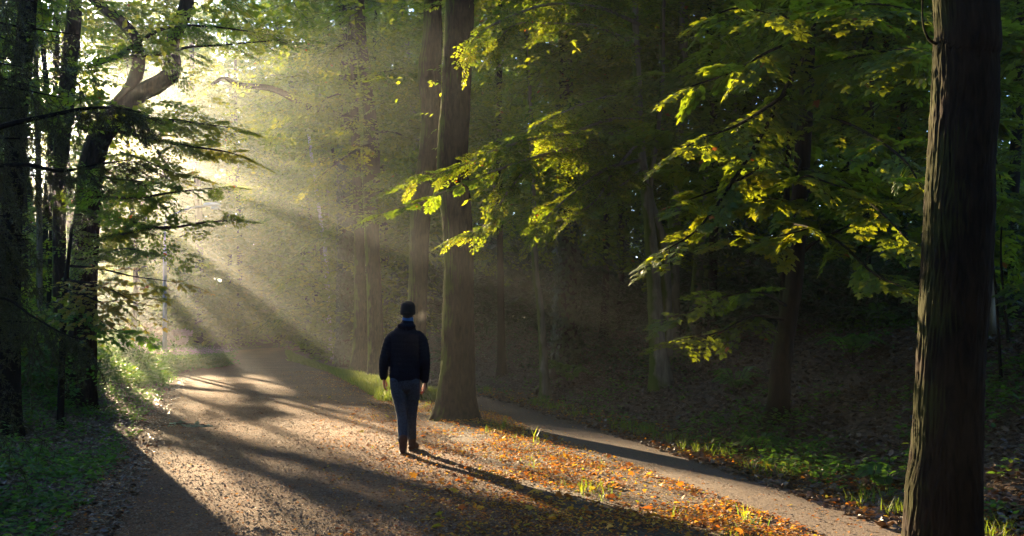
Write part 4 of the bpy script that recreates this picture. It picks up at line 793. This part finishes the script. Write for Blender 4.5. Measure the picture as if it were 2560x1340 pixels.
# ferns and leafy plants on the bank that can be told apart
def fern(px, py, Yf, n, ln, label, group=None, leaf='herb', shape='rhomb'):
    p = at(px, py, Yf); zz = float(gz(p[0], p[1])); bs = (p[0], p[1], zz); rt = thing('fern', label, 'fern', bs, group); q = np.random.default_rng(int(px))
    P_ = []; D_ = []; S_ = []; N_ = []; tb = []
    for k in range(n):
        a = k * 2.4 + q.normal(0, .3); d = A([math.cos(a), math.sin(a), 0]); l_ = ln * q.uniform(.7, 1.1); e = l_ * q.uniform(.5, .8)
        pa = resample([A(bs), A(bs) + d * l_ * .45 + A([0, 0, e]), A(bs) + d * l_ + A([0, 0, e * .75])], 16); tb.append(tube(pa, .004, 4)); sd = unit(np.cross(d, A([0, 0, 1.])))
        for i in range(3, 16):
            for s_ in (-1, 1): P_.append(pa[i]); D_.append(sd * s_ + (pa[i] - pa[i - 1]) * 3); S_.append(.2 * ln * math.sin(math.pi * (i - 1) / 16) + .02); N_.append(np.cross(sd, pa[i] - pa[i - 1]) * 1.0)
    N_ = A(N_); N_ *= np.sign(N_[:, 2:3] + 1e-6)
    V, Fc = leaf_verts(A(P_), A(D_), unit(N_), A(S_), shape); build('fronds', [(V, Fc, 0, q.random(len(P_)) * .6), (*join(tb)[:2], 1, None)], [leaf, 'twig'], rt, bs)
for (px, py, Yf, n, ln, lb) in ((2130, 1010, 13.5, 9, .6, 'fern growing high on the dark bank right of the slender maple'), (2185, 960, 15, 8, .55, 'fern farther up the bank near the wood edge'),
                                (2200, 1215, 8.9, 8, .35, 'small sunlit fern at the bank foot near the huge edge trunk'), (1420, 870, 20.5, 10, .7, 'fern below the wide ivy covered trunk'),
                                (1895, 1130, 11.3, 8, .35, 'low fern at the bank foot below the slender maple'), (1840, 985, 14.5, 9, .5, 'pale fern on the bank left of the slender maple base')):
    fern(px, py, Yf, n, ln, lb)

# ================================================================== SPRUCE at the left edge
q = np.random.default_rng(77)
def spruce_lib():
    out = []
    for _ in range(5):
        P_ = []; D_ = []; N_ = []; S_ = []; seg = []
        def tw(p0, p1):
            seg.append((p0, p1)); d = p1 - p0; l_ = np.linalg.norm(d); m = int(l_ / .0075)
            for i in range(m):
                c = p0 + d * (i + q.random()) / m; rv = unit(q.normal(0, 1, 3)); P_.append(c); D_.append(unit(d) * .9 + rv * .9); N_.append(unit(q.normal(0, 1, 3))); S_.append(.030 * q.uniform(.7, 1.2))
        p = A([0, 0, 0.]); 
        for i in range(6):
            n_ = p + A([.16, q.normal(0, .02), q.normal(0, .02)]); tw(p, n_)
            for s_ in (-1, 1):
                if q.random() < .75: ln_ = .28 * (1 - i / 7) * q.uniform(.5, 1); tw(n_, n_ + A([ln_ * .75, s_ * ln_ * .7, q.normal(0, .05)]))
            p = n_
        out.append((A(P_), A(D_), unit(A(N_)), A(S_), A(seg)))
    return out
SP['spruce'] = spruce_lib()
sx, sy = -5.35, 8.6; sz = float(gz(sx, sy)); root = thing('spruce_tree', 'dark spruce at the left edge with hanging needle twigs and one arm reaching right', 'spruce', (sx, sy, sz)); bs = (sx, sy, sz)
TP = A([[sx, sy, sz - .1], [sx, sy, 3], [sx + .1, sy, 8], [sx + .1, sy, 14]]); build('trunk', [(*trunk_mesh(TP, A([.2, .17, .12, .03]), 80, 24, .01, 5, 3, .4), 0, None)], ['bark_dark'], root, bs, smooth=(0,))
O = []; Fw = []; Up = []; Sc = []; tb = []
def spruce_arm(path, r0, hang, ln, t0=.15, gap=.07, dirf=None):
    pa = resample(path, 26); tb.append(tube(pa, np.linspace(r0, r0 * .2, 26), 6, bark_disp(.003, 3, 4))); L_ = np.linalg.norm(np.diff(pa, axis=0), axis=1).sum(); d = t0 * L_
    while d < L_:
        i = min(int(d / L_ * 25), 24); c = pa[i]; T = unit(pa[i + 1] - pa[i]); h = hang * (1 - .6 * d / L_)
        O.append(c); Fw.append(T * (1 - hang * .7) * .8 + A([q.normal(0, .25), q.normal(0, .35), -h - q.uniform(0, .4)])); Up.append(unit(q.normal(0, 1, 3))); Sc.append(ln * q.uniform(.5, 1.2)); d += gap * q.uniform(.6, 1.4)
for k in range(46):
    z = q.uniform(.9, 6.2); a = q.uniform(-1.75, 1.5); ln = q.uniform(.9, 1.55); s0 = A([sx, sy, z + .4]); e = s0 + A([math.cos(a) * ln, math.sin(a) * ln, -.15 * ln])
    spruce_arm([s0, (s0 + e) / 2 + A([0, 0, -.1]), e + A([0, 0, -.05])], .02, 1.0, .85)
spruce_arm([at(-90, 350, 8.6), at(20, 312, 8.4), at(130, 288, 8.2), at(210, 272, 8.1), at(290, 270, 8), at(352, 281, 8)], .028, .65, .42, t0=.25, gap=.045)
spruce_arm([at(-90, 420, 8.6), at(60, 412, 8.3), at(150, 428, 8.1), at(240, 412, 8), at(335, 398, 8)], .02, .5, .32, t0=.35, gap=.07)
spruce_arm([at(-120, 780, 8.6), at(0, 745, 8.0), at(80, 790, 7.6), at(150, 830, 7.4), at(205, 850, 7.3)], .015, .8, .45, t0=.2, gap=.07)
g_ = sprays(O, Fw, Up, Sc, 'spruce', 'needle', q, False, tint=(0, 1), lscale=1.15)
build('crown', g_ + [(*join(tb)[:2], 2, None)], ['needle', 'twig', 'bark_dark'], root, bs)

# ================================================================== STREET LAMP
M['galv'] = simple('weathered galvanised steel', (.22, .26, .27), .5, .5, .1, nscale=6, namt=.15)
M['lampwhite'] = simple('pale grey lamp housing', (.62, .66, .68), .45, .5)
M['diffuser'] = simple('frosted lamp cover', (.75, .75, .70), .25, .6)
lx = at(412, 890, 36)[0]; lz = float(gz(lx, 36)); lb_ = (lx, 36, lz)
lamp = thing('street_lamp', 'unlit street lamp on a tall grey pole with a curved arm, left of the road', 'street lamp', lb_)
def lathe(cx, cy, prof, sides=20):
    return tube(A([[cx, cy, z] for z, _ in prof]), A([r_ for _, r_ in prof]), sides)
build('pole', [(*lathe(lx, 36, [(lz - .2, .085), (lz + .9, .085), (lz + .92, .09), (lz + 1.0, .09), (lz + 1.02, .075), (1.75, .072), (1.77, .082), (1.87, .082), (1.89, .07), (4.22, .068), (4.36, .042), (5.27, .038)]), 0, None)], ['galv'], lamp, lb_, smooth=(0,))
build('arm', [(*tube(resample([at(412, 560, 36), at(417, 549, 36), at(432, 537, 36), at(455, 527, 36), at(480, 520, 36), at(514, 515, 36)], 30), .038, 10), 0, None)], ['galv'], lamp, lb_, smooth=(0,))
hx0, hx1 = at(510, 0, 36)[0], at(551, 0, 36)[0]; hz = at(0, 515, 36)[2]
t_ = np.linspace(0, 1, 9); prof = A([.06, .09, .10, .105, .11, .11, .105, .09, .05])
def housing(x0, x1, zt, zb, wy, prof):
    V = []; t = np.linspace(0, 1, len(prof))
    for tt, p_ in zip(t, prof):
        for an in np.arange(12) / 12 * 2 * np.pi:
            cz, sy_ = math.cos(an), math.sin(an); V.append([x0 + (x1 - x0) * tt, 36 + wy * p_ / .11 * math.copysign(abs(sy_) ** .5, sy_), (zt + zb) / 2 + (zt - zb) / 2 * p_ / .11 * math.copysign(abs(cz) ** .5, cz)])
    n = len(prof); i = np.arange(n - 1)[:, None] * 12; j = np.arange(12)[None]; j2 = (j + 1) % 12
    return A(V), np.stack([i + j, i + j2, i + 12 + j2, i + 12 + j], -1).reshape(-1, 4), np.array([list(range(12)), list(range((n - 1) * 12, n * 12))])
V, Fq, Fn = housing(hx0, hx1, hz + .12, hz - .02, .13, prof)
head = build('lamp_head', [(V, Fq, 0, None), (V, Fn, 0, None)], ['lampwhite'], lamp, lb_, smooth=(0,))
V, Fq, Fn = housing(hx0 + .26, hx1 - .02, hz - .02, hz - .13, .10, A([.07, .11, .11, .11, .06]))
dfo = build('diffuser', [(V, Fq, 0, None), (V, Fn, 0, None)], ['diffuser'], None, lb_); dfo.parent = head; dfo.location = (0, 0, 0)

# ================================================================== SMALL THINGS ON THE ROAD
sp_ = at(1077, 990, 21.5); q = np.random.default_rng(4)
a_ = np.linspace(0, np.pi, 9); V, Fc = tube(A([[sp_[0], sp_[1], .02 + .055 * k / 6] for k in range(7)]), A([.10, .13, .125, .11, .09, .06, .01]), 14, lambda a, z, R: R * (noise(np.stack([np.cos(a) * 2, np.sin(a) * 2, z * 30], -1)) - .5) * 1.1)
tagp = build('pale_stone', [(V, Fc, 0, None)], [simple('whitish stone', (.55, .56, .6), .7)], None, (sp_[0], sp_[1], 0.02), label='small whitish stone lying left of the thick trunk beyond the person', category='stone')
tw = thing('fallen_twig', 'fallen leafy twig lying across the left half of the road', 'twig', (-4.95, 14.9, .03)); q = np.random.default_rng(8)
pth = resample([[-5.24, 14.85, .05], [-5.0, 14.95, .06], [-4.8, 14.9, .07], [-4.62, 14.95, .05]], 10); o_ = branch_sprays(pth, q, .07, .1, .22, .7); M['paleleaf'] = leaf_mat('pale underside leaf', [(0, (.16, .22, .18)), (1, (.26, .34, .26))], [(.1, .15, .1), (.2, .3, .15)])
g_ = sprays(*o_, 'hazel', 'oval', q, False, lscale=.8); build('foliage', g_, ['paleleaf', 'twig'], tw, (-4.95, 14.9, .03)); build('stem', [(*tube(pth, .006, 6), 0, None)], ['twig'], tw, (-4.95, 14.9, .03))

# ================================================================== THE WALKING PERSON
PX, PY = at(1012, 0, 11.8)[0], 11.8; pb = A([PX, PY, .025])
def capsule(path, rx, ry=None, sides=20, n=None, dirx=(1, 0, 0), round_=(True, True), disp=None):
    """closed tube with elliptical section; returns quads and end caps"""
    P_ = A(path); rx = np.broadcast_to(A(rx), (len(P_),)); ry = rx if ry is None else np.broadcast_to(A(ry), (len(P_),))
    q_ = np.concatenate([P_, rx[:, None], ry[:, None]], 1)
    if n: q_ = resample(q_, n)
    P_, rx, ry = q_[:, :3], np.maximum(q_[:, 3], .001), np.maximum(q_[:, 4], .001)
    if disp is not None: s_ = disp(np.linspace(0, 1, len(P_)), P_); rx = rx * s_; ry = ry * s_
    def ends(P_, rx, ry):
        d = unit(P_[0] - P_[1]); m = min(rx[0], ry[0]); pre = [(P_[0] + d * m * f, g) for f, g in ((.92, .25), (.75, .62), (.42, .88))]
        return np.concatenate([[p for p, _ in pre], P_]), np.concatenate([[rx[0] * g for _, g in pre], rx]), np.concatenate([[ry[0] * g for _, g in pre], ry])
    if round_[0]: P_, rx, ry = ends(P_, rx, ry)
    if round_[1]: P_, rx, ry = [v[::-1] for v in ends(P_[::-1], rx[::-1], ry[::-1])]
    T = unit(np.gradient(P_, axis=0)); U = A(dirx)[None] - (T @ A(dirx))[:, None] * T; U = unit(U); W = np.cross(T, U); a = np.arange(sides) / sides * 2 * np.pi
    V = P_[:, None] + rx[:, None, None] * np.cos(a)[None, :, None] * U[:, None] + ry[:, None, None] * np.sin(a)[None, :, None] * W[:, None]
    m = len(P_); i = np.arange(m - 1)[:, None] * sides; j = np.arange(sides)[None]; j2 = (j + 1) % sides
    return V.reshape(-1, 3), np.stack([i + j, i + j2, i + sides + j2, i + sides + j], -1).reshape(-1, 4), np.array([list(range(sides))[::-1], list(range((m - 1) * sides, m * sides))])
def body_obj(name, caps, mats_, vox, smooth_it=4, parent=None, **props):
    gs = []
    for V, Fq, Fn in caps: gs += [(V + pb, Fq, 0, None), (V + pb, Fn, 0, None)]
    o = build(name, gs, mats_, parent, pb, smooth=(0,), **props)
    m = o.modifiers.new('remesh', 'REMESH'); m.mode = 'VOXEL'; m.voxel_size = vox; m.use_smooth_shade = True
    s_ = o.modifiers.new('smooth', 'SMOOTH'); s_.iterations = smooth_it; s_.factor = .5
    return o
M['skin'] = simple('skin', (.42, .20, .13), .55, .4, nscale=20, namt=.1)
M['skin'].node_tree.nodes['Principled BSDF'].inputs['Subsurface Weight'].default_value = .15
M['jacket'] = simple('dark navy padded fabric', (.005, .006, .014), .8, .10, nscale=90, namt=.5, bump=.35)
M['jeans'] = simple('dark blue denim', (.028, .040, .064), .9, .12, nscale=60, namt=.45, bump=.25)
M['boot'] = simple('brown leather', (.06, .022, .011), .65, .25, nscale=30, namt=.3, bump=.2)
M['sole'] = simple('dark rubber sole', (.02, .015, .012), .8)
M['collar'] = simple('bright blue collar fabric', (.02, .10, .28), .7, .3, nscale=60, namt=.2)
m, ns, lk = mat('black ribbed knit'); b_ = ns['Principled BSDF']; b_.inputs['Base Color'].default_value = (.010, .009, .009, 1); b_.inputs['Roughness'].default_value = .95
tc = N(ns, 'ShaderNodeTexCoord'); wv = N(ns, 'ShaderNodeTexWave'); wv.bands_direction = 'X'; wv.inputs['Scale'].default_value = 45; wv.inputs['Distortion'].default_value = .6; lk.new(tc.outputs['Object'], wv.inputs['Vector'])
bp = N(ns, 'ShaderNodeBump'); bp.inputs['Strength'].default_value = .8; bp.inputs['Distance'].default_value = .004; lk.new(wv.outputs['Fac'], bp.inputs['Height']); lk.new(bp.outputs[0], b_.inputs['Normal']); M['knit'] = m
HX = .033
def hand(w, side, tipdir):
    """palm, four bent fingers and a thumb hanging from wrist point w"""
    w = A(w); d = unit(A(tipdir)); f = A([0, 1., 0]); f = unit(f - (f @ d) * d); inn = unit(A([-side, 0, 0]) - (A([-side, 0, 0]) @ d) * d); cs = []
    cs.append(capsule([w - d * .05, w, w + d * .03, w + d * .065, w + d * .09], [.026, .024, .014, .015, .013], [.022, .026, .038, .041, .036], 16, 10, dirx=inn))
    for k, (off, ln) in enumerate(((.030, .070), (.010, .078), (-.011, .072), (-.031, .056))):
        r0 = w + d * .088 + f * off; c = .35 + .15 * k; k1 = r0 + d * ln * .42 * 1 + inn * ln * .08; k2 = k1 + unit(d + inn * c) * ln * .34; k3 = k2 + unit(d + inn * (c + .7)) * ln * .26
        cs.append(capsule([r0 - d * .03, r0, k1, k2, k3], [.0095, .0092, .0085, .0078, .0068], None, 10, 12))
    t0 = w + d * .02 + f * .028; t1 = w + d * .055 + f * .052 + inn * .012; t2 = w + d * .085 + f * .056 + inn * .022; t3 = w + d * .108 + f * .050 + inn * .026
    cs.append(capsule([t0, t1, t2, t3], [.014, .012, .0105, .008], None, 10, 10)); return cs
lw, rw = (-.256, .035, .885), (.232, .03, .845)
bc = [capsule([(HX, .02, 1.50), (HX, .025, 1.58), (HX, .03, 1.63)], [.055, .052, .055], None, 20, 8),
      capsule([(HX, .035, 1.615), (HX, .035, 1.65), (HX, .03, 1.69), (HX, .028, 1.72), (HX, .028, 1.745)], [.055, .066, .072, .062, .035], [.075, .09, .094, .080, .045], 24, 14),
      capsule([(HX, .115, 1.60), (HX, .118, 1.635)], [.022, .03], [.02, .02], 10),                                        # chin
      capsule([(HX, .128, 1.69), (HX, .142, 1.665)], [.009, .015], None, 10), capsule([(HX - .02, .120, 1.635), (HX + .02, .120, 1.635)], [.008, .008], None, 8),   # nose, mouth
      capsule([(HX - .033, .108, 1.695), (HX - .028, .112, 1.695)], [.012, .012], None, 8), capsule([(HX + .028, .112, 1.695), (HX + .033, .108, 1.695)], [.012, .012], None, 8),
      capsule([(HX - .076, .02, 1.645), (HX - .080, .015, 1.675)], [.008, .010], [.014, .018], 10), capsule([(HX + .076, .02, 1.645), (HX + .080, .015, 1.675)], [.008, .010], [.014, .018], 10),
      capsule([(0, 0, .92), (0, 0, 1.1), (.01, 0, 1.3), (.02, 0, 1.42), (.03, .01, 1.5)], [.15, .15, .15, .11, .05], [.10, .10, .11, .08, .05], 24, 20),
      capsule([(-.13, 0, 1.36), (-.234, -.02, 1.12), lw], [.048, .042, .028], None, 16, 16), capsule([(.155, 0, 1.36), (.236, -.02, 1.10), rw], [.048, .042, .028], None, 16, 16),
      capsule([(-.08, 0, .88), (-.034, -.02, .47), (-.005, -.15, .1)], [.08, .052, .038], None, 16, 16), capsule([(.09, 0, .88), (.074, .08, .46), (.068, .16, .1)], [.08, .052, .038], None, 16, 16)]
bc += hand(lw, -1, (.06, .05, -1)) + hand(rw, 1, (-.08, .05, -1))
person = body_obj('person', bc, ['skin'], .0042, 2, label='person in dark padded jacket, jeans and black beanie walking away along the road', category='person')
quilt = lambda t, P_: 1 + .028 * np.sin(P_[:, 2] * 2 * np.pi / .045) + .02 * np.sin(P_[:, 2] * 37 + 1)
jk = [capsule([(0, 0, .865), (0, 0, .90), (0, 0, 1.0), (.003, 0, 1.12), (.008, 0, 1.27), (.012, -.005, 1.37), (.018, 0, 1.44), (.026, .005, 1.49), (HX, .01, 1.55)], [.178, .183, .180, .180, .188, .186, .148, .102, .072], [.125, .13, .13, .132, .138, .132, .112, .09, .07], 36, 60, disp=lambda t, P_: 1 + .010 * np.sin(P_[:, 2] * 2 * np.pi / .06)),
      capsule([(-.125, 0, 1.385), (-.176, -.005, 1.315), (-.213, -.015, 1.20), (-.236, -.025, 1.11), (-.250, 0, 1.0), (-.257, .033, .895)], [.066, .074, .068, .063, .056, .046], None, 24, 110, disp=quilt),
      capsule([(.155, 0, 1.385), (.200, -.005, 1.315), (.225, -.015, 1.20), (.240, -.025, 1.09), (.240, 0, .97), (.233, .03, .858)], [.066, .074, .068, .063, .056, .046], None, 24, 110, disp=quilt),
      capsule([(-.05, -.075, 1.50), (HX, -.095, 1.485), (.11, -.075, 1.50)], [.030, .040, .030], None, 14, 14)]                # hood lump at the nape
jacket = body_obj('jacket', jk, ['jacket'], .006, 3, person); jacket.location = (0, 0, 0)
cl = body_obj('collar', [capsule([(HX, .012, 1.53), (HX, .014, 1.57), (HX, .016, 1.602)], [.072, .068, .064], [.072, .07, .066], 24, 8, round_=(False, False))], ['collar'], .004, 1, person); cl.location = (0, 0, 0)
wr = lambda k: (lambda t, P_: 1 + .022 * np.sin(P_[:, 2] * 55 + k + 2 * np.sin(P_[:, 2] * 21)) + .03 * np.exp(-((P_[:, 2] - .17) / .05) ** 2) * np.sin(P_[:, 2] * 190))
jn = [capsule([(.005, 0, .80), (.005, 0, .88), (0, 0, .97)], [.155, .172, .168], [.115, .125, .12], 30, 12),
      capsule([(-.082, 0, .86), (-.074, -.005, .75), (-.054, -.01, .60), (-.034, -.02, .46), (-.018, -.08, .30), (-.008, -.14, .155)], [.098, .096, .078, .066, .060, .057], [.11, .105, .088, .075, .066, .063], 26, 70, disp=wr(0)),
      capsule([(.088, 0, .86), (.094, .02, .75), (.084, .05, .60), (.074, .08, .45), (.068, .12, .30), (.068, .165, .16)], [.092, .090, .076, .063, .058, .055], [.11, .105, .088, .075, .066, .063], 26, 70, disp=wr(2))]
jeans = body_obj('jeans', jn, ['jeans'], .006, 3, person); jeans.location = (0, 0, 0)
bn = [capsule([(HX, .028, 1.650), (HX, .026, 1.69), (HX, .024, 1.72), (HX, .022, 1.75), (HX, .021, 1.772), (HX, .020, 1.788), (HX, .020, 1.797)], [.084, .088, .088, .082, .069, .047, .016], [.100, .102, .101, .093, .078, .052, .018], 30, 26, round_=(False, False)),
      capsule([(HX, .028, 1.630), (HX, .027, 1.66), (HX, .026, 1.69)], [.086, .092, .090], [.103, .107, .105], 30, 8, round_=(False, False))]
beanie = body_obj('beanie', bn, ['knit'], .004, 1, person); beanie.location = (0, 0, 0)
hr = body_obj('hair', [capsule([(HX, .0, 1.615), (HX, -.002, 1.66)], [.060, .072], [.060, .082], 20, 6)], [simple('short dark hair', (.02, .013, .009), .8, nscale=150, namt=.5, bump=.5)], .004, 1, person); hr.location = (0, 0, 0)
def boot(x, y, yaw, tilt):
    c, s_ = math.cos(yaw), math.sin(yaw)
    def tr(p): dx, dy, dz = p; dz2 = dz + tilt * dy; return (x + c * dx - s_ * dy, y + s_ * dx + c * dy, dz2)
    cs = [capsule([tr(p) for p in ((0, 0, .055), (0, .0, .12), (0, .0, .185))], [.047, .049, .056], [.062, .058, .062], 20, 10),
          capsule([tr(p) for p in ((0, -.035, .045), (0, .06, .058), (0, .14, .048), (0, .20, .040))], [.042, .045, .048, .040], [.040, .050, .042, .030], 20, 14)]
    so_ = [capsule([tr(p) for p in ((0, -.055, .012), (0, .0, .012), (0, .08, .012), (0, .15, .012), (0, .215, .016))], [.036, .044, .042, .050, .034], [.013] * 5, 16, 16)]
    return cs, so_
for nm, (bx_, by_, ya, ti_) in (('boot', (-.006, -.145, .12, 0.0)), ('boot', (.068, .165, -.14, .0))):
    c1, c2 = boot(bx_, by_, ya, ti_); bo = body_obj(nm, c1, ['boot'], .005, 2, person); bo.location = (0, 0, 0); sl = body_obj('sole', c2, ['sole'], .005, 1, person); sl.parent = bo; sl.location = (0, 0, 0)

# breath hanging beside the head in the cold air
def puff(cx, cz, rx, rz, seed, label):
    u_ = np.linspace(0, np.pi, 14); P_ = A([[PX + cx, PY + .14, .025 + cz - rz * math.cos(t)] for t in u_]); R_ = rx * np.sin(u_) + .002
    V, Fc = tube(P_, R_, 20, lambda a, z, R: R * .7 * (noise(np.stack([np.cos(a) * 1.5 + seed, np.sin(a) * 1.5, z * 14], -1)) - .4))
    m, ns, lk = mat('breath'); ns.remove(ns['Principled BSDF']); pv = N(ns, 'ShaderNodeVolumePrincipled'); pv.inputs['Anisotropy'].default_value = .5; pv.inputs['Color'].default_value = (1, .95, .9, 1)
    tc = N(ns, 'ShaderNodeTexCoord'); n_ = N(ns, 'ShaderNodeTexNoise'); n_.inputs['Scale'].default_value = 16; n_.inputs['Detail'].default_value = 4; n_.inputs['Distortion'].default_value = 1.5; lk.new(tc.outputs['Object'], n_.inputs['Vector'])
    vl = N(ns, 'ShaderNodeVectorMath', operation='LENGTH'); mp = N(ns, 'ShaderNodeMapping'); mp.inputs['Scale'].default_value = (1 / rx, 1 / rx, 1 / rz); lk.new(tc.outputs['Object'], mp.inputs[0]); lk.new(mp.outputs[0], vl.inputs[0])
    ma = N(ns, 'ShaderNodeMath', operation='MULTIPLY_ADD'); lk.new(vl.outputs['Value'], ma.inputs[0]); ma.inputs[1].default_value = -.55; lk.new(n_.outputs['Fac'], ma.inputs[2])
    mr = N(ns, 'ShaderNodeMapRange'); mr.inputs['From Min'].default_value = .02; mr.inputs['From Max'].default_value = .4; mr.inputs['To Max'].default_value = .7; lk.new(ma.outputs[0], mr.inputs[0]); lk.new(mr.outputs[0], pv.inputs['Density'])
    lk.new(pv.outputs[0], ns['Material Output'].inputs['Volume'])
    build('breath_vapour', [(V, Fc, 0, None)], [m], None, (PX + cx, PY + .14, .025 + cz), kind='stuff', label=label, category='breath')
puff(.185, 1.62, .095, .10, 3, 'sunlit breath vapour hanging right of the head of the person')
puff(-.07, 1.60, .055, .06, 9, 'faint breath vapour left of the neck of the person')

# ================================================================== HAZE
hm = bpy.data.materials.new('morning haze'); hm.use_nodes = True; hn = hm.node_tree; hn.nodes.remove(hn.nodes['Principled BSDF'])
pv = hn.nodes.new('ShaderNodeVolumePrincipled'); pv.inputs['Color'].default_value = HAZE_COL; pv.inputs['Density'].default_value = HAZE_DENSITY; pv.inputs['Anisotropy'].default_value = HAZE_G
hn.links.new(pv.outputs[0], hn.nodes['Material Output'].inputs['Volume'])
bx = A([(x_, y_, z_) for z_ in (-3, 34) for y_ in (-155, 155) for x_ in (-155, 155)])
build('haze', [(bx, np.array([[0, 2, 3, 1], [4, 5, 7, 6], [0, 1, 5, 4], [2, 6, 7, 3], [0, 4, 6, 2], [1, 3, 7, 5]]), 0, None)], [hm], kind='stuff', label='thin morning haze lit by the low sun', category='haze')
